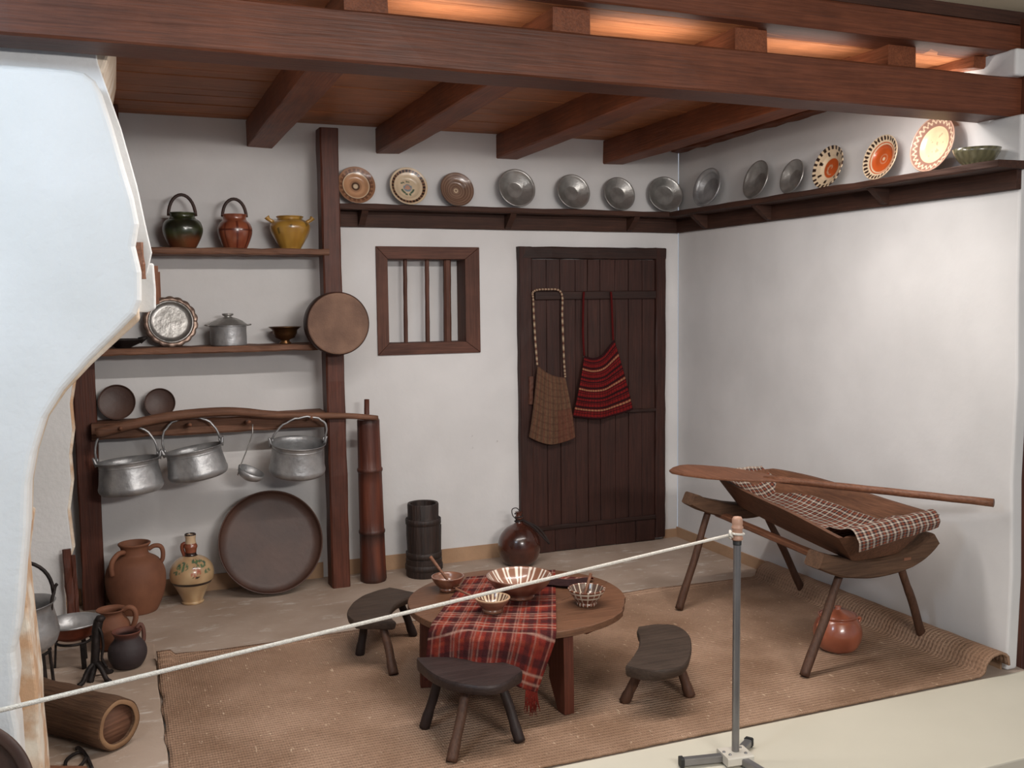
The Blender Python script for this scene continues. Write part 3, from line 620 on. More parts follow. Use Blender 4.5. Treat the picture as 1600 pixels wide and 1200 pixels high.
kettle((-3.325, -.262, .612), 'leftmost tin kettle, tilted left, hanging beside the left post', (radians(-2), radians(-4), 0), R=.156, H=.170, top=(-.012, 0, .350))
kettle((-3.000, -.262, .662), 'middle tin kettle, tilted steeply, hanging from the rail', (radians(-2), radians(-9), 0), R=.150, H=.158, top=(-.01, 0, .325))
kettle((-2.505, -.262, .642), 'right tin kettle with open top showing, hanging beside the tall post', (radians(8), radians(2), 0), R=.148, H=.178, top=(.045, .0, .320))
t = thing('ladle', 'tin ladle hanging between the kettles', 'ladle', (-2.745, -.27, .930))
g = G(); g.tube([(.018, 0, .0), (.016, 0, -.05), (-.01, 0, -.12), (-.055, 0, -.225), (-.066, 0, -.262)], .0032, 8); g.obj('handle', M_TIN, t)
g = G(); g.lathe([(0, -.030), (.03, -.028), (.055, -.016), (.066, .0), (.072, .022), (.069, .022), (.063, .002), (.05, -.013), (.0, -.025)], 40); g.obj('bowl', M_TIN2, t, loc=(-.004, 0, -.262), rot=(radians(12), radians(24), 0))

# ================================================================== FLOOR POTS
def cbam(p): return p
t = thing('bamboo_churn', 'tall reddish bamboo tube standing beside the tall post', 'tube', (-2.083, -.180, 0))
prof = []; cols_ = {}
hs = [0, .012, .03, .10, .2, .268, .276, .286, .296, .4, .5, .615, .624, .634, .644, .75, .85, .905, .912]
rs = [.070, .074, .073, .071, .070, .0695, .0735, .0735, .069, .068, .067, .066, .071, .071, .065, .0635, .062, .062, .059]
def cba(r, z, a):
    k = nz(cos(a) * 2, sin(a) * 2, z * 3); b = mix(lin((108, 56, 38)), lin((74, 36, 26)), .5 + k)
    d = math.exp(-((z - .262) / .035) ** 2) * .9 + math.exp(-((z - .0) / .06) ** 2) * .7 + math.exp(-((z - .90) / .03) ** 2) * .5 + math.exp(-((z - .62) / .015) ** 2) * .5
    return mix(b, lin((44, 28, 24)), d)
g = G(); g.lathe(densify(list(zip(rs, hs)), 2) + [(.048, .912), (.046, .80), (0, .80)], 40, cba, wob=.012); g.obj('body', M_BAMBOO, t, rot=(0, radians(-.6), 0))
g = G(); g.tube([(-.018, 0, .79), (-.018, 0, .90), (-.015, 0, 1.022)], [.015, .015, .014], 10); g.obj('plunger', M_POST, t)
t = thing('wooden_churn', 'black wooden stave churn standing between the bamboo tube and the door', 'barrel', (-1.790, -.190, 0))
g = G(); g.lathe([(0, .0), (.098, 0), (.102, .01), (.103, .10), (.096, .105), (.094, .15), (.098, .24), (.097, .30), (.092, .33), (.088, .345), (.089, .41), (.086, .418), (.074, .415), (.072, .33), (0, .33)], 44); sharp(g.obj('body', M_BARREL, t), 40)
for z, r_ in ((.055, .105), (.125, .100), (.315, .099)):
    g = G(); g.lathe([(r_ - .004, z - .018), (r_ + .002, z - .014), (r_ + .002, z + .014), (r_ - .004, z + .018)], 44); g.obj('hoop', M_BARREL, t)
for s, z0 in ((1, .18),):
    g = G(); g.timber((.09, -.02, z0 - .05), (.094, -.02, z0 + .11), .012, .018, up=(0, 1, 0), n=4); g.obj('stave_lug', M_BARREL, t)
# big dark pan
g = G(); R = .276; g.lathe([(0, 0), (.3 * R, 0), (.80 * R, 0), (.93 * R, .006), (.985 * R, .030), (R, .045), (.99 * R, .047), (.97 * R, .034), (.93 * R, -.002), (.3 * R, -.012), (0, -.012)], 96)
tag(g.obj('large_round_pan', M_TRAY, loc=(-2.640, -.150, .268), rot=(radians(73), 0, 0)), 'very large dark brown round pan leaning beside the tall post', 'pan')
# amphora
t = thing('two_handled_jar', 'large plain terracotta jar with two handles beside the left post', 'jar', (-3.325, -.215, 0))
g = G(); g.lathe(sprof([(0, .004), (.085, 0), (.105, .012), (.136, .09), (.146, .16), (.140, .215), (.115, .262), (.075, .288), (.066, .300), (.068, .330), (.078, .345), (.078, .352), (.068, .352), (.058, .33), (.056, .30), (.10, .25), (.12, .15), (0, .02)], 4), 64); g.obj('body', M_TERRA, t)
g = G(); g.tube(smoothp([(.066, -.012, .315), (.092, -.015, .330), (.122, -.018, .326), (.134, -.018, .300), (.132, -.018, .262), (.122, -.016, .245)], 4), .0115, 10); g.obj('handle', M_TERRA, t)
g = G(); g.tube(smoothp([(-.050, -.045, .318), (-.078, -.075, .318), (-.104, -.092, .290), (-.112, -.094, .255), (-.108, -.088, .215)], 4), .013, 10); g.obj('handle', M_TERRA, t)
# painted jug
def cj(r, z, a):
    # front of the jug faces -Y: a = -90 deg
    d = atan2(sin(a + pi / 2), cos(a + pi / 2))
    if abs(z - .116) < .0065: return DK
    if z > .315: return DK if z > .358 else lin((206, 178, 146))
    if z > .270: return lin((140, 78, 56))
    if z > .250: return DK
    if .14 < z < .245:
        x, y = d, (z - .20) / .06
        if hypot((x - .12) / .22, (y + .3) / .5) < 1 and nz(x * 12, y * 3) > -.02: return lin((176, 94, 66)) if abs(y + .3) < .35 else DK
        for cx, cy_, sx, sy in ((-.55, .2, .34, .36), (.55, .35, .34, .28), (.75, -.3, .2, .2), (.2, .55, .22, .18), (-.8, -.3, .2, .15)):
            if hypot((x - cx) / sx, (y - cy_) / sy) < 1 and nz(x * 9, y * 4, 2) > -.12: return mix(lin((104, 126, 78)), lin((70, 92, 84)), .5 + nz(x * 6, y * 6))
    return mix(lin((202, 172, 132)), lin((182, 148, 110)), .5 + nz(cos(a) * 2, sin(a) * 2, z * 12))
t = thing('painted_jug', 'cream jug painted with green leaves and a brown band, between jar and large pan', 'jug', (-3.052, -.190, 0))
g = G(); g.lathe(densify(sprof([(0, .004), (.048, 0), (.056, .006), (.056, .012), (.052, .018), (.075, .07), (.096, .108), (.108, .128), (.112, .165), (.100, .205), (.070, .235), (.035, .250), (.027, .262), (.030, .285), (.034, .300), (.028, .315), (.026, .34), (.029, .362), (.024, .364), (.018, .34), (0, .30)], 4), 2), 96, cj); g.obj('body', M_GLAZE, t)
g = G(); cc = [lin((136, 72, 50))] * 9; g.tube(smoothp([(-.024, .01, .315), (-.040, .01, .310), (-.042, .012, .285), (-.034, .012, .258), (-.03, .012, .244)], 2), .010, 10, cols=cc); g.obj('handle', M_GLAZE, t)
# gourd flask by the door
t = thing('gourd_flask', 'round brown gourd flask with cord, standing at the foot of the door', 'flask', (-1.212, -.215, 0))
g = G(); g.lathe(sprof([(0, 0), (.06, .003), (.10, .03), (.122, .08), (.125, .125), (.112, .175), (.078, .218), (.045, .238), (.024, .252), (.020, .268), (.026, .280), (.024, .290), (.018, .296), (.019, .312), (.022, .318), (0, .322)], 5), 56); g.obj('body', M_GOURD, t, rot=(0, 0, 0))
g = G(); g.tube([(.024 * cos(i), .024 * sin(i), .252 + .0035 * i) for i in [k * .6 for k in range(26)]], .005, 6)
g.tube(smoothp([(.02, -.015, .268), (.07, -.06, .230), (.10, -.09, .19), (.135, -.10, .15), (.16, -.07, .13), (.15, -.03, .17), (.10, -.03, .225), (.03, -.01, .262)], 5), .0065, 8)
g.tube(smoothp([(-.01, -.02, .272), (-.045, -.02, .30), (-.050, -.02, .34), (-.02, -.02, .345), (0, -.018, .32)], 5), .0028, 6); g.obj('cord', M_CORD, t)

# ================================================================== HEARTH CORNER
HZ = .014
t = thing('bail_kettle', 'deep tin cauldron with black bail standing in the hearth behind the white jamb', 'kettle', (-3.762, -1.26, .185 + HZ), (radians(0), radians(-3), 0))
R, H = .142, .185
g = G(); g.lathe(sprof([(0, .0), (.6 * R, .004), (.86 * R, .016), (.97 * R, .045), (R, .07), (.95 * R, .12), (.90 * R, H * .9), (.97 * R, H), (.99 * R, H + .004), (.95 * R, H + .003), (.85 * R, H * .88), (.9 * R, .06), (.7 * R, .02), (0, .008)], 3), 56); g.obj('body', M_TIN2, t)
for s in (-1, 1):
    g = G(); g.tube(smoothp([(s * .85 * R, -.03, H - .03), (s * .90 * R, -.03, H + .012), (s * .95 * R, -.02, H + .03), (s * 1.0 * R, -.01, H + .055), (s * 1.06 * R, -.01, H + .065)], 3), .0065, 8); g.obj('ear', M_IRON, t)
pp = [Vector((-.95 * R * cos(pi * i / 20), -.015, H + .03 + .150 * sin(pi * i / 20) ** .8)) for i in range(21)]; g = G(); g.tube(pp, .0075, 8); g.obj('bail', M_IRON, t)
def trivet(loc, r_, h, label, legs, ring=True):
    t = thing('iron_trivet', label, 'trivet', loc, group='iron trivets in the hearth')
    if ring:
        g = G(); g.tube([(r_ * cos(2 * pi * i / 24), r_ * sin(2 * pi * i / 24), h - .006) for i in range(25)], .006, 8); g.obj('ring', M_IRON, t)
    for a in legs:
        a = radians(a); g = G(); g.timber((r_ * cos(a), r_ * sin(a), h - .008), (r_ * 1.12 * cos(a), r_ * 1.12 * sin(a), 0), .020, .009, up=(cos(a), sin(a), 0), n=4, ch=.002); g.obj('leg', M_IRON, t)
    return t
trivet((-3.762, -1.26, HZ), .10, .185, 'black iron trivet under the tin cauldron', (-40, 20, 200, 110))
trivet((-3.590, -0.96, HZ), .07, .115, 'black iron trivet under the copper pan', (-60, 60, 180))
t = thing('copper_pan', 'shallow copper pan with tinned inside on a trivet in the hearth', 'pan', (-3.590, -0.96, HZ + .117))
g = G(); g.lathe([(0, 0), (.05, .0), (.075, .012), (.10, .04), (.112, .072), (.116, .075)], 48); g.obj('body', M_COPPER, t)
g = G(); g.lathe([(.116, .075), (.110, .074), (.097, .044), (.073, .016), (0, .006)], 48); g.obj('lining', M_TIN2, t)
g = G(); g.lathe([(.114, .070), (.118, .072), (.119, .077), (.114, .079), (.110, .075)], 48); g.obj('rim', M_TIN2, t)
t = thing('handled_jug', 'orange terracotta jug with wide loop handle behind the small black jug', 'jug', (-3.440, -0.80, HZ))
g = G(); g.lathe(sprof([(0, .002), (.045, 0), (.07, .03), (.082, .07), (.076, .115), (.055, .145), (.054, .165), (.064, .178), (.058, .180), (.045, .165), (.06, .11), (0, .02)], 4), 48); g.obj('body', M_TERRA, t)
g = G(); g.tube(smoothp([(.050, -.02, .172), (.075, -.03, .186), (.098, -.035, .172), (.102, -.035, .135), (.088, -.03, .095), (.076, -.028, .08)], 4), .012, 10); g.obj('handle', M_TERRA, t)
t = thing('handled_jug', 'small squat black jug with reddish mouth at the hearth edge', 'jug', (-3.378, -1.075, HZ))
def cbj(r, z, a): return mix(lin((52, 42, 44)), lin((112, 62, 46)), (z - .125) * 28)
g = G(); g.lathe(sprof([(0, .002), (.045, 0), (.066, .02), (.079, .055), (.074, .092), (.054, .120), (.050, .135), (.060, .155), (.055, .157), (.044, .14), (.05, .11), (0, .02)], 4), 48, cbj); g.obj('body', M_MATTE, t)
g = G(); g.tube(smoothp([(.040, .03, .152), (.055, .035, .168), (.066, .03, .150), (.068, .025, .115), (.064, .02, .095)], 4), .009, 8, cols=[lin((96, 58, 46))] * 17); g.obj('handle', M_MATTE, t)
t = thing('firedog', 'black iron firedog with splayed feet in front of the copper pan', 'firedog', (-3.505, -1.18, HZ))
g = G(); g.tube(smoothp([(-.02, -.02, .0), (-.012, -.012, .03), (.0, 0, .07), (.006, 0, .14), (.012, .006, .20), (.022, .01, .245)], 4), [.014] * 8 + [.017] * 8 + [.019] * 5, 8); g.obj('upright', M_IRON, t)
g = G(); g.lathe([(0, -.014), (.014, -.012), (.022, 0), (.014, .012), (0, .014)], 16); g.obj('knob', M_IRON, t, loc=(.028, .008, .252))
for dx, dy in ((-.055, -.05), (.05, -.055), (.055, .05)):
    g = G(); g.tube(smoothp([(0, 0, .075), (dx * .5, dy * .5, .05), (dx * .85, dy * .85, .012), (dx * 1.2, dy * 1.2, .006)], 3), [.010] * 9 + [.006], 8); g.obj('leg', M_IRON, t)
g = G(); g.tube(smoothp([(.012, .0, .23), (.03, -.01, .20), (.035, -.01, .14), (.028, -.01, .09), (.045, -.01, .05)], 4), .006, 8); g.obj('brace', M_IRON, t)
# hollow log
t = thing('hollow_log', 'short thick hollow log lying on the hearth floor', 'log', (-3.418, -1.905, HZ + .092), (0, 0, radians(40)))
LX = Matrix.Rotation(radians(-90), 4, 'X')
g = G(); prf = [(.088 + .003 * sin(i * 1.7), -.005 + i * .06) for i in range(12)]
g.lathe([(.066, .03), (.068, .0), (.078, -.006), (.086, -.006)] + prf + [(0, .66)], 40, X=LX, wob=.018); g.obj('bark', M_LOG, t)
g = G(); g.lathe([(.068, -.0065), (.083, -.0085), (.0835, -.005), (.067, -.004)], 40, X=LX, wob=.018); g.obj('rim', M_LOGEND, t)
g = G(); g.lathe([(0, .008), (.067, .008), (.067, .016), (0, .016)], 40, X=LX, wob=.018); g.obj('core', M_SHELF, t)
g = G(); g.timber((-3.67, -1.98, HZ + .014), (-3.52, -2.045, HZ + .012), .022, .018, n=4, jit=.001)
tag(g.obj('wood_scrap', M_SPOON), 'thin pale stick lying on the hearth beside the log', 'stick')
t = thing('hanging_hook', 'small black iron rack on the hearth floor in front of the log', 'trivet', (-3.545, -1.955, HZ))
for k, pts in enumerate(([(-.03, -.09, .006), (-.04, .0, .010), (-.008, .05, .012), (.02, .03, .012), (.045, -.09, .006)], [(-.01, -.09, .008), (.02, -.02, .012), (.02, .03, .012), (.0, .07, .02), (-.01, .10, .008)])):
    g = G(); g.tube(smoothp(pts, 4), .006, 8); g.obj('bar', M_IRON, t)
# dark basin in the foreground, leaning on the white jamb
g = G(); R = .218; g.lathe([(0, 0), (.5 * R, 0), (.8 * R, .006), (.84 * R, .03), (.86 * R, .042), (.98 * R, .046), (R, .042), (.985 * R, .036), (.84 * R, .02), (.78 * R, -.008), (0, -.01)], 80)
tag(g.obj('wide_basin', M_TRAY, loc=(-3.840, -2.555, .238), rot=(radians(80), 0, 0)), 'big dark rimmed basin leaning on the white jamb at the lower left corner', 'pan')

# ================================================================== LOW TABLE
TZ = .345; TX, TY = -1.905, -1.880; MZ = .018
t = thing('low_round_table', 'low round brown wooden dining table in the middle of the mat', 'table', (TX, TY, MZ))
TZl = TZ - MZ + .01
outl = []
for i in range(96):
    a = 2 * pi * i / 96; r_ = .440 + .003 * sin(a * 5) + (.0 if not (-.75 < a - 2 * pi < -.45) else -.008); outl.append((r_ * cos(a), r_ * sin(a)))
for k, (ya, yb) in enumerate(((-.45, -.16), (-.16, .14), (.14, .45))):     # three boards
    rot_ = radians(28); ii = []
    def clip(poly, f):
        out = []
        for i in range(len(poly)):
            p, q = poly[i], poly[(i + 1) % len(poly)]; a, b = f(p), f(q)
            if a >= 0: out.append(p)
            if a * b < 0: tt = a / (a - b); out.append((p[0] + (q[0] - p[0]) * tt, p[1] + (q[1] - p[1]) * tt))
        return out
    hh = lambda p: -p[0] * sin(rot_) + p[1] * cos(rot_)
    pol = clip(clip(outl, lambda p: hh(p) - ya - .0008), lambda p: yb - .0008 - hh(p))
    g = G(); g.prism(pol, lambda a, b, tt: (a, b, tt), TZl - .026, TZl + (.0, .0006, 0)[k]); bevel(g.obj('tabletop_board', M_TABLE, t), .003)
for a_ in (28 - 0, 28 + 90):
    a = radians(a_ + 90); g = G(); g.timber((-.36 * cos(a) + .0, -.36 * sin(a), TZl - .048), (.36 * cos(a), .36 * sin(a), TZl - .048), .06, .040, n=4); g.obj('under_batten', M_TLEG, t)
for a_ in (-84, 168, 42):
    a = radians(a_); ca, sa = cos(a), sin(a)
    pf = [(.395, TZl - .028), (.235, TZl - .028), (.245, .22), (.268, .17), (.285, .145), (.283, .11), (.300, .08), (.330, .03), (.348, .0), (.400, .0), (.400, .12), (.397, .22)]
    g = G(); g.prism(pf, lambda p, z, s: (p * ca - s * sa, p * sa + s * ca, z), -.021, .021); bevel(g.obj('leg', M_TLEG, t), .003)
# red tablecloth
def plaid_red(u, v):
    R0 = lin((128, 46, 38)); D = lin((58, 32, 34)); O = lin((158, 66, 46)); W = lin((196, 160, 142))
    c = R0
    a = (v * 9) % 1; b = (u * 6.5) % 1
    if a < .30: c = mix(c, D, .72)
    elif .55 < a < .72: c = mix(c, O, .6)
    if b < .28: c = mix(c, D, .65)
    elif .5 < b < .66: c = mix(c, O, .5)
    if min(abs(a - .33), abs(a - .52), abs(a - .80)) < .022: c = mix(c, W, .62)
    if min(abs(b - .31), abs(b - .47), abs(b - .74)) < .030: c = mix(c, W, .30)
    return mix(c, D, .35 * (.5 + nz(u * 40, v * 50)))
bl, br, fl, fr = Vector((-2.00, -1.53)), Vector((-1.60, -1.58)), Vector((-2.302, -2.02)), Vector((-1.925, -2.30))
def clothf(u, v):
    A = bl.lerp(br, u); B = fl.lerp(fr, u); d = (B - A).normalized()
    rx_, ry_ = A.x - TX, A.y - TY; b_ = rx_ * d.x + ry_ * d.y; s_ = -b_ + sqrt(max(0, b_ * b_ - (rx_ * rx_ + ry_ * ry_) + .450 ** 2))
    ln = .205 - .060 * sin(u * pi) + .015 * u; tot = s_ + ln; q = v * (s_ + ln)
    if q <= s_:
        p = A + d * q; k = q / s_
        return (p.x, p.y, TZ + .0135 + .003 * max(0, nz(p.x * 14, p.y * 14)) + .0045 * max(0, sin(u * 11 + v * 6)) * max(0, k - .3) - .002 * max(0, (q - s_ + .01) / .01))
    k = (q - s_) / ln; p = A + d * s_; n_ = Vector((p.x - TX, p.y - TY)).normalized(); z0 = TZ + .0115 + .0045 * max(0, sin(u * 11 + v * 6)) * .7 * (1 - min(1, k * 5))
    off = n_ * (.014 * min(1, k * 8) + .020 * (.5 + .5 * sin(u * 15 + .9)) * k + .008 * k)
    sh = .085 * u * u * k; off = off + Vector((-.80 * sh, .60 * sh))
    return (p.x + off.x, p.y + off.y, z0 - ln * k)
g = G(); g.grid(clothf, 90, 130, plaid_red)
tag(solid(g.obj('tablecloth', M_CLOTH, fix=False), .003), 'red plaid woven cloth lying across the low round table and hanging over its front', 'cloth')
g = G()   # rucked end of the cloth behind the large bowl
def ruck(u, v):
    A = Vector((-1.80, -1.56)).lerp(Vector((-1.515, -1.79)), u); p = A + Vector((-.6, -.75)).normalized() * v * .15
    return (p.x, p.y, TZ + .014 + .032 * sin(v * pi * .9) * (.7 + .3 * sin(u * 7)) + .003 * nz(u * 9, v * 9) + .004)
g.grid(ruck, 44, 20, lambda u, v: plaid_red(v * .4, u * .6) if v < .55 else lin((52, 34, 34)))
tag(solid(g.obj('folded_napkin', M_CLOTH, fix=False), .003), 'rumpled red plaid cloth fold behind the large striped bowl', 'cloth')
# fringe on the corner of the tablecloth
tc_ = bpy.data.objects['tablecloth']; g = G()
rnd = random.Random(5)
for i in range(34):
    q_ = clothf(rnd.uniform(.88, 1.0), 1.0); x, yv, z = q_[0], q_[1], q_[2] + .004
    g.tube([(x, yv, z), (x + rnd.uniform(-.006, .006), yv, z - .035), (x + rnd.uniform(-.015, .012), yv - .003, z - rnd.uniform(.06, .095))], [.0022, .0018, .0008], 5, cols=[lin((120, 44, 36))] * 3)
o = g.obj('fringe', M_CLOTH, tc_); o['kind'] = 'stuff'

# bowls on the table
def bowlp(R, H, ft=.38, th=.006):
    o1 = [(0, .003), (R * ft * .9, .003), (R * ft, 0), (R * ft * 1.06, .008), (R * ft, .014), (R * .62, H * .32), (R * .84, H * .62), (R * .96, H * .88), (R, H), (R - th, H + .001)]
    i1 = [(R * .93 - th, H * .86), (R * .8 - th, H * .6), (R * .56 - th, H * .34), (R * .3, H * .22), (0, H * .19)]
    return sprof(o1, 3) + sprof(i1, 3)
def inner(R, H, r, z): return True
def cbig(H):
    def f(r, z, a, ins):
        base = lin((134, 92, 72))
        if ins:
            k = (a / (2 * pi) * 13) % 1; t_ = r / .132
            if t_ > .96: return lin((150, 116, 96))
            if t_ > .34:
                w_ = .10 + .06 * (t_ - .4); e_ = .33 * (t_ > .55)
                if abs(k - .5 + .17) < w_ * .62 or abs(k - .5 - .17) < w_ * .62: return lin((226, 214, 200))
            return base
        return mix(base, lin((106, 62, 46)), .5 + nz(cos(a) * 3, sin(a) * 3, z * 20))
    return f
def lathe_io(g, prof, seg, f):
    n0 = max(range(len(prof)), key=lambda i: prof[i][1]); cnt = [0]
    # rows before the top are outside, rows after it inside
    V0 = len(g.v); g.lathe(prof, seg); k = V0
    for i, (r, z) in enumerate(prof):
        ins = i > n0
        if r < 1e-6: g.c[k] = f(r, z, 0, ins); k += 1
        else:
            for j in range(seg): g.c[k] = f(r, z, 2 * pi * j / seg, ins); k += 1
    return g
BZ = TZ + .020
t = thing('large_bowl', 'large brown bowl with white slip stripes at the centre of the table', 'bowl', (-1.905, -1.905, BZ))
g = G(); lathe_io(g, densify(bowlp(.134, .090, .42, .008), 2), 180, cbig(.09)); g.obj('body', M_GLAZE, t)
def cplain(c, d):
    return lambda r, z, a, ins: mix(lin(c), lin(d), .5 + 1.2 * nz(cos(a) * 3, sin(a) * 3, z * 30))
def spoon(loc, d, label, L=.15, lift=.055, sr=.004):
    d = radians(d); t = thing('wooden_spoon', label, 'spoon', loc, group='wooden spoons in the small bowls')
    g = G(); g.tube([(0, 0, 0), (cos(d) * L * .5, sin(d) * L * .5, lift * .55), (cos(d) * L, sin(d) * L, lift * 1.1)], [sr, sr * 1.1, sr * 1.35], 8); g.obj('handle', M_SPOON, t)
    g = G(); g.lathe([(0, -.006), (.012, -.004), (.018, .002), (.016, .003), (.01, -.002), (0, -.003)], 20); o = g.obj('bowl', M_SPOON, t, loc=(-cos(d) * .014, -sin(d) * .014, -.002), rot=(0, 0, d)); o.scale = (1.4, 1, 1)
    return t
g = G(); lathe_io(g, bowlp(.069, .060, .5), 64, lambda r, z, a, ins: mix(lin((132, 86, 64)), lin((100, 60, 44)), .5 + nz(cos(a) * 3, sin(a) * 3, z * 30)) if not ins else lin((128, 88, 70)))
tag(g.obj('small_bowl', M_GLAZE, loc=(-2.130, -1.665, TZ + .011)), 'small plain brown glazed bowl at the left back of the table', 'bowl', 'small bowls on the low table')
spoon((-2.122, -1.69, TZ + .036), 138, 'wooden spoon standing in the small plain brown bowl', L=.095, lift=.105, sr=.0055)
def cstr(r, z, a, ins):
    k = (a / (2 * pi) * 22) % 1
    if ins: return lin((214, 190, 160)) if k < .5 or r > .062 else lin((92, 54, 40))
    return lin((196, 160, 128)) if z > .050 else mix(lin((134, 94, 72)), lin((112, 74, 56)), .5 + nz(a, z * 30))
g = G(); lathe_io(g, densify(bowlp(.068, .056, .55), 2), 132, cstr)
tag(g.obj('small_bowl', M_GLAZE, loc=(-2.070, -2.030, BZ)), 'small bowl striped inside, standing on the front of the red cloth', 'bowl', 'small bowls on the low table')
spoon((-2.085, -2.015, BZ + .030), 152, 'thin wooden spoon resting in the bowl striped inside', L=.125, lift=.050)
def cnet(r, z, a, ins):
    k = (a / (2 * pi) * 16) % 1
    if abs(k - .5) > .40 or (not ins and (abs(z - .036) < .003 or abs(z - .056) < .003)): return lin((206, 192, 172))
    return lin((112, 66, 48)) if not ins else lin((92, 70, 60))
g = G(); lathe_io(g, densify(bowlp(.074, .066, .52), 3), 160, cnet)
tag(g.obj('small_bowl', M_GLAZE, loc=(-1.690, -2.075, TZ + .011)), 'bowl with white net pattern at the right of the table', 'bowl', 'small bowls on the low table')
spoon((-1.690, -2.055, TZ + .042), 48, 'dark wooden spoon resting in the net-patterned bowl', L=.095, lift=.055, sr=.0055)

# ================================================================== STOOLS
def stool(name_label, outer, inner_, z, th, feet, legr, seatm, legm, tops=None, legcols=None):
    pts = outer + inner_[::-1]; cx = sum(p[0] for p in pts) / len(pts); cy_ = sum(p[1] for p in pts) / len(pts)
    t = thing('three_legged_stool', name_label, 'stool', (cx, cy_, MZ), group='crescent stools around the low table')
    so = [(p.x, p.y) for p in smoothp([(a, b, 0) for a, b in outer], 5)]; si = [(p.x, p.y) for p in smoothp([(a, b, 0) for a, b in inner_], 5)]
    nn = max(len(so), len(si))
    def samp(L_, u):
        k = u * (len(L_) - 1); i = min(int(k), len(L_) - 2); f = k - i; return (L_[i][0] + (L_[i + 1][0] - L_[i][0]) * f, L_[i][1] + (L_[i + 1][1] - L_[i][1]) * f)
    g = G(); NU, NV = 26, 8
    def top(u, v, zz, ins=0):
        a = samp(so, u); b = samp(si, u); v2 = .5 + (v - .5) * (1 - ins); x = a[0] + (b[0] - a[0]) * v2; y_ = a[1] + (b[1] - a[1]) * v2
        return (x - cx, y_ - cy_, zz + .0025 * nz(x * 14, y_ * 14) - MZ)
    V = []; 
    rows = [(z - th, .16), (z - th * .8, .05), (z - th * .3, 0), (z - .005, 0), (z, .04)]
    ring = [(u / NU, 0) for u in range(NU + 1)] + [(1, v / NV) for v in range(1, NV + 1)] + [(1 - u / NU, 1) for u in range(1, NU + 1)] + [(0, 1 - v / NV) for v in range(1, NV)]
    rn = len(ring)
    for zz, ins in rows:
        for (u, v) in ring:
            V.append(top(.5 + (u - .5) * (1 - ins * .25), v, zz, ins))
    F = [(k * rn + i, k * rn + (i + 1) % rn, (k + 1) * rn + (i + 1) % rn, (k + 1) * rn + i) for k in range(4) for i in range(rn)]
    g.add(V, F, True); g.grid(lambda u, v: top(.5 + (u - .5) * .99, v, z + .0005, .04), NU, NV); g.grid(lambda u, v: top(.5 + (u - .5) * .96, v, z - th, .16), NU, NV)
    sharp(g.obj('seat', seatm, t), 50)
    for i, (f, tp) in enumerate(zip(feet, tops)):
        f = Vector((f[0] - cx, f[1] - cy_, 0)); q = Vector((tp[0] - cx, tp[1] - cy_, z - th * .6 - MZ)); g = G()
        mid = f.lerp(q, .5) + Vector((.003, .002, 0)); g.tube(smoothp([q, f.lerp(q, .75), mid, f.lerp(q, .2), f], 3), [legr * .95] * 4 + [legr] * 5 + [legr * 1.15] * 4, 9); g.obj('leg', (legcols[i] if legcols else legm), t)
    return t
stool('dark crescent-topped stool at the left side of the table', [(-2.495, -1.500), (-2.50, -1.40), (-2.44, -1.25), (-2.34, -1.14), (-2.23, -1.09)], [(-2.335, -1.590), (-2.335, -1.50), (-2.30, -1.40), (-2.23, -1.31), (-2.13, -1.24)], .225, .036,
      [(-2.436, -1.345), (-2.361, -1.632), (-2.150, -1.20)], .018, M_STOOL, M_STOOLL, tops=[(-2.41, -1.36), (-2.375, -1.52), (-2.22, -1.22)], legcols=[M_DKLEG, M_STOOLL, M_DKLEG])
stool('almost black half-moon stool at the front of the table', [(-2.405, -2.130), (-2.395, -2.29), (-2.335, -2.42), (-2.225, -2.475), (-2.10, -2.395)], [(-2.400, -2.120), (-2.33, -2.14), (-2.24, -2.18), (-2.16, -2.24), (-2.095, -2.36)], .262, .040,
      [(-2.392, -2.168), (-2.388, -2.462), (-2.119, -2.414)], .0175, M_DKST, M_DKLEG, tops=[(-2.335, -2.20), (-2.285, -2.345), (-2.165, -2.33)], legcols=[M_DKLEG, M_STOOLL, M_DKLEG])
stool('grey-brown worn crescent stool at the right of the table', [(-1.628, -2.405), (-1.56, -2.445), (-1.46, -2.43), (-1.35, -2.30), (-1.262, -2.14), (-1.262, -2.03), (-1.33, -1.985)], [(-1.670, -2.355), (-1.60, -2.28), (-1.53, -2.20), (-1.49, -2.14), (-1.46, -2.08), (-1.44, -2.03), (-1.41, -1.99)], .200, .042,
      [(-1.621, -2.256), (-1.361, -2.310), (-1.38, -1.98)], .019, M_STOOL, M_STOOLL, tops=[(-1.575, -2.31), (-1.405, -2.27), (-1.37, -2.06)])

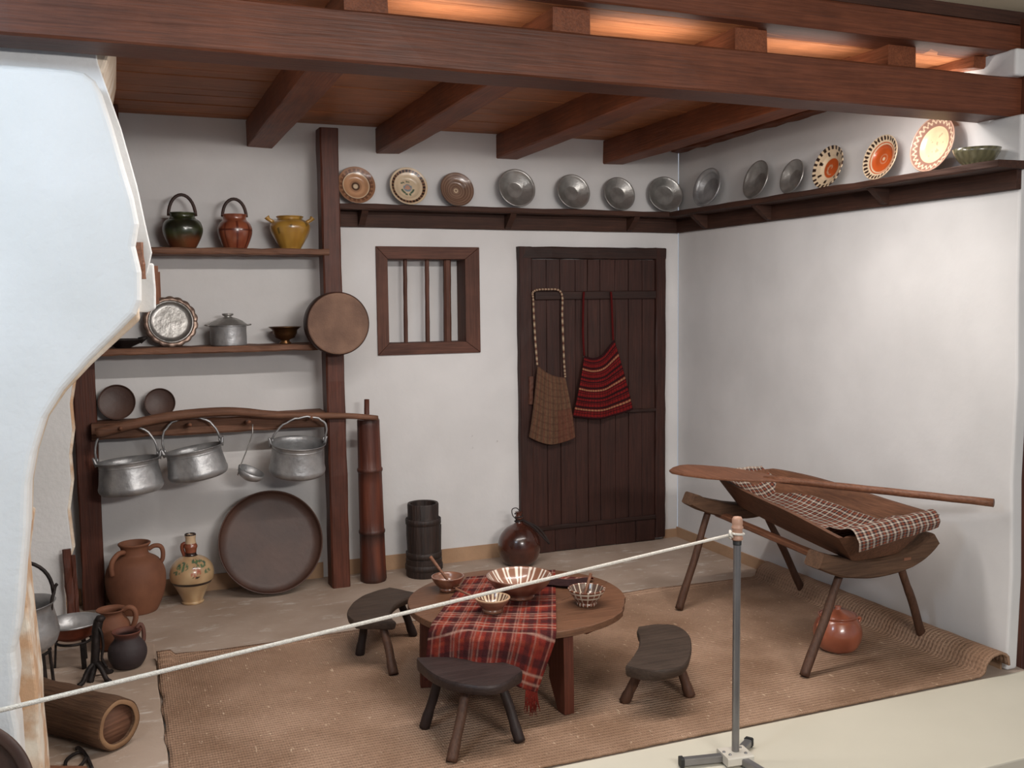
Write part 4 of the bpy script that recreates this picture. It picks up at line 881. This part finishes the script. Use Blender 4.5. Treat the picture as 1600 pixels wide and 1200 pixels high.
# ================================================================== TROUGH ON TRESTLE
tr = thing('trough_trestle', 'rough wooden trestle with two curved saddles carrying the dough trough', 'trestle', (-.48, -1.84, MZ))
def T_(p): return Vector((p[0] + .48, p[1] + 1.84, p[2] - MZ))
def saddle(pts, yy, dep, th, seed):
    P = smoothp([(x, 0, z) for x, z in pts], 5); n = len(P); V = []
    rnd = random.Random(seed)
    for i, p in enumerate(P):
        d = (P[min(i + 1, n - 1)] - P[max(i - 1, 0)]).normalized(); up = Vector((-d.z, 0, d.x)); k = 1 - .18 * (abs(i / (n - 1) - .5) * 2) ** 3
        for (a, b) in ((-1, -.8), (-.8, -1), (.8, -1), (1, -.8), (1, .8), (.8, 1), (-.8, 1), (-1, .8)):
            q = Vector((p.x, yy + a * dep / 2, p.z)) + up * (b * th / 2 * k); V.append(T_(q + Vector([rnd.uniform(-.001, .001) for _ in range(3)])))
    F = [(i * 8 + j, i * 8 + (j + 1) % 8, (i + 1) * 8 + (j + 1) % 8, (i + 1) * 8 + j) for i in range(n - 1) for j in range(8)] + [tuple(range(8)), tuple((n - 1) * 8 + j for j in range(8))]
    g = G(); g.add(V, F, True); return sharp(g.obj('saddle', M_SADDLE, tr), 40)
saddle([(-.745, .482), (-.62, .438), (-.45, .420), (-.29, .436), (-.20, .470), (-.135, .515)], -2.27, .10, .080, 1)
saddle([(-.785, .575), (-.68, .530), (-.50, .490), (-.33, .500), (-.20, .55)], -1.38, .095, .072, 2)
for f, q, m_ in (((-.836, -2.330), (-.585, -2.26, .44), 0), ((-.104, -2.232), (-.290, -2.26, .43), .02), ((-.837, -1.378), (-.660, -1.38, .53), 0), ((-.118, -1.432), (-.350, -1.38, .50), 0)):
    g = G(); a = T_((f[0], f[1], MZ + .004)); b = T_(q); md = a.lerp(b, .5) + Vector((.005, 0, 0)); g.tube(smoothp([b, b.lerp(a, .25), md, b.lerp(a, .8), a], 4), [.017] * 6 + [.0185] * 6 + [.020] * 5, 9); g.obj('leg', M_STOOLL, tr)
g = G(); g.timber(T_((-.600, -1.36, .478)), T_((-.660, -2.26, .462)), .040, .026, n=8, ch=.006, jit=.0015); g.obj('side_rail', M_PEEL, tr)
g = G(); g.timber(T_((-.33, -1.36, .478)), T_((-.30, -2.26, .455)), .036, .026, n=8, ch=.006, jit=.0015); g.obj('side_rail', M_PEEL, tr)
g = G(); g.box(T_((-.318, -2.3225, .440)), T_((-.280, -2.318, .452))); g.obj('inset_chip', M_SPOON, tr)
# trough: rim corners and floor corners (far-left, far-right, near-right, near-left)
RIM = [Vector((-.575, -1.270, .668)), Vector((-.225, -1.300, .672)), Vector((-.150, -2.360, .628)), Vector((-.765, -2.440, .606))]
BOT = [Vector((-.535, -1.430, .530)), Vector((-.345, -1.430, .530)), Vector((-.310, -2.300, .470)), Vector((-.590, -2.320, .466))]
def ringp(k, inset=0.0, up=0.0):
    c = [RIM[i].lerp(BOT[i], k ** 1.0) for i in range(4)]; ctr = sum(c, Vector()) / 4; out = []
    for i in range(4):
        a, b = c[i], c[(i + 1) % 4]; n_ = 16 if i % 2 else 10
        for j in range(n_):
            t_ = j / n_; p = a.lerp(b, t_); d = (ctr - p); d.z = 0
            bul = (.018 if i % 2 else .008) * 4 * t_ * (1 - t_) * (1 - .3 * k); nrm = Vector((b.y - a.y, a.x - b.x, 0)).normalized()
            if nrm.dot(d) > 0: nrm = -nrm
            p = p + nrm * bul - nrm * inset + Vector((0, 0, up)); p.z += (.006 * sin(t_ * pi * 2) + .006 * 4 * t_ * (1 - t_)) * (1 - k) if i % 2 else -.010 * 4 * t_ * (1 - t_) * (1 - k)
            if j < 1: p = p.lerp(ctr, .018)
            out.append(p)
    return out
tg = thing('dough_trough', 'long wooden dough trough resting on the trestle by the right wall', 'trough', (-.45, -1.85, .47))
O_ = Vector((-.45, -1.85, .47)); rings = [ringp(k / 6) for k in range(6, -1, -1)] + [ringp(k / 6 * .88, .022, 0) for k in range(0, 7)]
V = []
for k, r_ in enumerate(rings): V += [p - O_ for p in r_]
n = len(rings[0]); F = [(k * n + i, k * n + (i + 1) % n, (k + 1) * n + (i + 1) % n, (k + 1) * n + i) for k in range(len(rings) - 1) for i in range(n)]
V.append(sum(rings[0], Vector()) / n - O_); V.append(sum(rings[-1], Vector()) / n - O_)
F += [(len(V) - 2, (i + 1) % n, i) for i in range(n)] + [(len(V) - 1, (len(rings) - 1) * n + i, (len(rings) - 1) * n + (i + 1) % n) for i in range(n)]
g = G(); g.add(V, F, True); sharp(g.obj('body', M_TROUGH, tg), 45)
# plaid cloth in the trough, over its near end
def plaid_or(u, v, nu=11, nv=36):
    a = (u * nu) % 1; b = (v * nv) % 1
    W = lin((206, 192, 176)); K = lin((38, 33, 40)); O = lin((142, 76, 52)); Gy = lin((110, 92, 84))
    def band(t_): return 0 if t_ < .22 else (1 if t_ < .48 else (2 if t_ < .78 else 1))
    A, B = band(a), band(b); cols = (W, K, O)
    return mix(mix(cols[A], cols[B], .5), Gy, .12)
def tcloth(u, v):
    # v 0 at far end .. 1 hanging over the near end ; u 0 left .. 1 right
    if v < .80:
        k = v / .80; yy = -1.27 + (-2.375 + 1.27) * k
        xc = -.405 + (-.455 + .405) * k; hw = .135 + .05 * k + .075 * max(0, (k - .8) / .2) ** 1.2
        zb = .682 - .130 * min(1, k / .16) ** .8 - .035 * min(1, max(0, (k - .16) / .6)) + .120 * max(0, (k - .78) / .22) ** 1.3
        s = (u - .5) * 2; zz = zb + .055 * abs(s) ** 2.2 * min(1, k / .12) * (1 - max(0, (k - .85) / .15)) + .006 * nz(u * 5, k * 9)
        skew = .0 - .045 * s * 0
        ynear = (-2.435 - yy) * 0
        yy += -(.5 - u) * .085 * max(0, (k - .6) / .4)
        return (xc + s * hw - .0, yy, zz)
    k = (v - .80) / .20; p = tcloth(u, .7999); e_ = min(1, k * 2.2)
    return (p[0] - .004 * k - .032 * u * k, p[1] - .085 * sin(min(1, k * 1.3) * pi / 2), p[2] + .012 * sin(min(1, k * 2) * pi) - .074 * k ** 1.5 * (1 - .45 * u) + .014 * u * (1 - k) - (.0 if u > .5 else .0))
g = G(); g.grid(tcloth, 90, 300, lambda u, v: plaid_or(u, v, 12, 38))
tag(solid(g.obj('plaid_cloth', M_CLOTH, fix=False), .003), 'orange, black and white checked cloth lining the trough and hanging over its near end', 'cloth')
# baker's peel
A, B = Vector((-.775, -1.215, .698)), Vector((-.085, -2.560, .712)); D = (B - A).normalized(); S = (Vector((D.y, -D.x, 0)).normalized() + Vector((0, 0, -.11))).normalized()
pe = thing('bakers_peel', 'long wooden baker\'s peel lying across the top of the trough', 'peel', tuple(A))
g = G(); L_ = (B - A).length; out = []
for s in (1, -1):
    row = [(0.0, .0), (.010, .050), (.04, .076), (.12, .094), (.25, .100), (.36, .088), (.47, .064), (.56, .032), (.64, .018)]
    pts_ = [(a, b * s) for a, b in row]; out = out + (pts_ if s == 1 else pts_[::-1][:-1])
g.prism(out, lambda a, b, t_: tuple(D * a + S * b + Vector((0, 0, t_))), -.006, .006); bevel(g.obj('blade', M_PEEL, pe), .003)
g = G(); g.tube([D * (.50 + (L_ - .50) * i / 12) + Vector((0, 0, .001 * (i % 2))) for i in range(13)], [.010] + [.0165] * 11 + [.0175], 12); g.obj('handle', M_PEEL, pe)
# lidded clay pot
def cc_(r, z, a): return mix(lin((168, 96, 70)), lin((142, 78, 56)), .5 + nz(cos(a) * 2, sin(a) * 2, z * 12))
t = thing('lidded_clay_pot', 'glossy orange clay pot with lid on the mat under the trestle', 'pot', (-.498, -2.130, MZ))
g = G(); g.lathe(sprof([(0, 0), (.055, .0), (.085, .02), (.102, .065), (.101, .10), (.086, .135), (.078, .146), (.084, .156), (.078, .158), (.068, .150), (0, .14)], 4), 56, cc_); g.obj('body', M_GLAZE, t)
g = G(); g.lathe([(.076, .156), (.070, .163), (.045, .174), (.018, .179), (.012, .184), (.014, .192), (.011, .197), (0, .198)], 48, cc_); g.obj('lid', M_GLAZE, t)
for s in (-1, 1):
    g = G(); g.tube(smoothp([(s * .096, -.01, .105), (s * .112, -.01, .118), (s * .112, -.01, .130), (s * .090, -.01, .132)], 3), .007, 8, cols=[lin((170, 92, 62))] * 10); g.obj('handle', M_GLAZE, t)

# ================================================================== APRONS ON THE DOOR
def hang(name, label, topl, topr, botl, botr, y0, colf, fold, strapm, strapcol, straps, nu=60, nv=90, sag=.03, bsag=.03, striped=False):
    cx = (topl[0] + topr[0]) / 2; t = thing(name, label, 'apron', (cx, y0, topl[1]))
    def f(u, v):
        a = (topl[0] + (botl[0] - topl[0]) * v, topl[1] + (botl[1] - topl[1]) * v); b = (topr[0] + (botr[0] - topr[0]) * v, topr[1] + (botr[1] - topr[1]) * v)
        x = a[0] + (b[0] - a[0]) * u; z = a[1] + (b[1] - a[1]) * u - sag * sin(u * pi) * (1 - v) - bsag * sin(u * pi) * v
        return (x - cx, -.004 - fold * (.5 + .5 * sin(u * 13 + 2 * v)) * (.3 + .7 * v) - .010 * sin(v * pi), z - topl[1])
    g = G(); g.grid(f, nu, nv, colf); solid(g.obj('cloth', M_CLOTH, t, fix=False), .003)
    for pts_ in straps:
        P = smoothp([(x - cx, yy - y0, z - topl[1]) for x, yy, z in pts_], 10); cols = [strapcol if not striped else (lin((190, 168, 140)) if (i // 1) % 2 else lin((84, 34, 30))) for i in range(len(P))]
        g = G(); g.tube(P, .0065 if striped else .007, 8, cols=cols); g.obj('strap', M_CLOTH, t)
    return t
def cbag(u, v):
    b = lin((106, 80, 62)); d = lin((76, 54, 44)); r_ = lin((104, 50, 42))
    a1 = (u * 8) % 1; b1 = (v * 10) % 1; c = b
    if a1 < .3: c = mix(c, d, .55)
    if b1 < .2: c = mix(c, d, .45)
    if abs(a1 - .5) < .06: c = mix(c, r_, .6)
    if u > .62 and v > .5: c = mix(c, r_, .35)
    return mix(c, d, .3 * (.5 + nz(u * 50, v * 50)))
hang('bag_apron', 'brown checked cloth bag hanging from a twisted cord at the left of the door', (-1.020, 1.165), (-.835, 1.085), (-1.085, .735), (-.775, .715), -.062, cbag, .016, M_CLOTH, None,
     [[(-1.020, -.066, 1.165), (-1.032, -.062, 1.35), (-1.040, -.060, 1.55), (-1.036, -.058, 1.610), (-.95, -.060, 1.622), (-.855, -.058, 1.602), (-.850, -.062, 1.45), (-.842, -.064, 1.2), (-.835, -.066, 1.085)]], striped=True, sag=.02, bsag=.045)
def cred(u, v):
    r_ = lin((122, 28, 28)); k = lin((46, 20, 22)); w_ = lin((190, 150, 110)); b = (v * 6.2) % 1; c = r_
    if b < .22 or .46 < b < .56: c = k
    if min(abs(b - .30), abs(b - .38)) < .022: c = mix(c, w_, .62)
    if abs(b - .70) < .03: c = k
    if (u * 20) % 1 < .22: c = mix(c, k, .55)
    return mix(c, k, .25 * (.5 + nz(u * 50, v * 50)))
hang('red_apron', 'red and black striped apron hanging by its band on the door', (-.705, 1.215), (-.500, 1.310), (-.795, .845), (-.375, .868), -.062, cred, .020, M_CLOTH, lin((84, 22, 22)),
     [[(-.705, -.066, 1.215), (-.712, -.064, 1.36), (-.706, -.060, 1.55), (-.700, -.056, 1.605)], [(-.505, -.066, 1.305), (-.508, -.064, 1.40), (-.512, -.060, 1.55), (-.514, -.056, 1.605)]], sag=.055, bsag=.035)

# ================================================================== ROPE BARRIER
def stanchion(loc, label):
    t = thing('rope_stanchion', label, 'stanchion', loc, group=None)
    g = G(); g.lathe([(0, .012), (.0125, .012), (.0125, .762), (0, .762)], 24); sharp(g.obj('pole', M_STEEL, t), 40)
    g = G(); g.lathe([(0, .757), (.0185, .757), (.0195, .763), (.0175, .767), (.0165, .792), (.0195, .796), (.0195, .800), (.0165, .803), (.0175, .812), (.017, .826), (.013, .833), (0, .835)], 28); g.obj('cap', M_CAPW, t)
    g = G(); g.lathe([(.014, .740), (.0145, .757), (.011, .757)], 24); g.obj('collar', M_BLKP, t)
    g = G(); g.timber((-.052, 0, .022), (.042, -.012, .022), .085, .030, n=2, ch=.004); g.obj('base_plate', M_WHPL, t)
    for a_, l_ in ((169, .185), (34, .120), (-84, .14)):
        a = radians(a_); g = G(); g.timber((cos(a) * .03, sin(a) * .03, .018), (cos(a) * l_, sin(a) * l_, .018), .026, .024, n=2, ch=.003); f_ = g.obj('foot', M_STEEL, t)
        g = G(); g.timber((cos(a) * l_, sin(a) * l_, .018), (cos(a) * (l_ + .012), sin(a) * (l_ + .012), .018), .030, .032, n=1, ch=.004); g.obj('end_cap', M_BLKP, f_)
    for x_, y_ in ((-.035, -.02), (-.042, .005), (.02, -.03), (.028, .012)):
        g = G(); g.lathe([(0, .042), (.004, .041), (.005, .037)], 10); g.obj('bolt', M_STEEL, t, loc=(x_, y_, 0))
    return t
S1 = Vector((-1.500, -2.808, .004)); S2 = Vector((-4.90, -3.79, -.15))
stanchion(S1, 'slim grey rope stanchion with tan cap on the cream plinth')
g = G(); a = S1 + Vector((-.024, 0, .776)); b = Vector((-4.90, -3.79, .780)); o_ = a
P = []
for i in range(41):
    k = i / 40; p = a.lerp(b, k) - o_; p.z -= .02 * 4 * k * (1 - k) * 0; P.append(p)
g.tube(P, .0048, 10)
g.tube([(.024 + .021 * cos(q), .021 * sin(q), .004 * sin(q * .5)) for q in [i * .35 for i in range(19)]], .0042, 8)
g.tube([(.0, -.006, -.006), (-.010, -.010, .004), (-.004, .0, .012), (.004, .004, .0), (-.008, -.004, -.010)], .005, 8)
tag(g.obj('barrier_rope', M_ROPE, loc=o_), 'thin white rope stretched from the stanchion towards the lower left', 'rope')
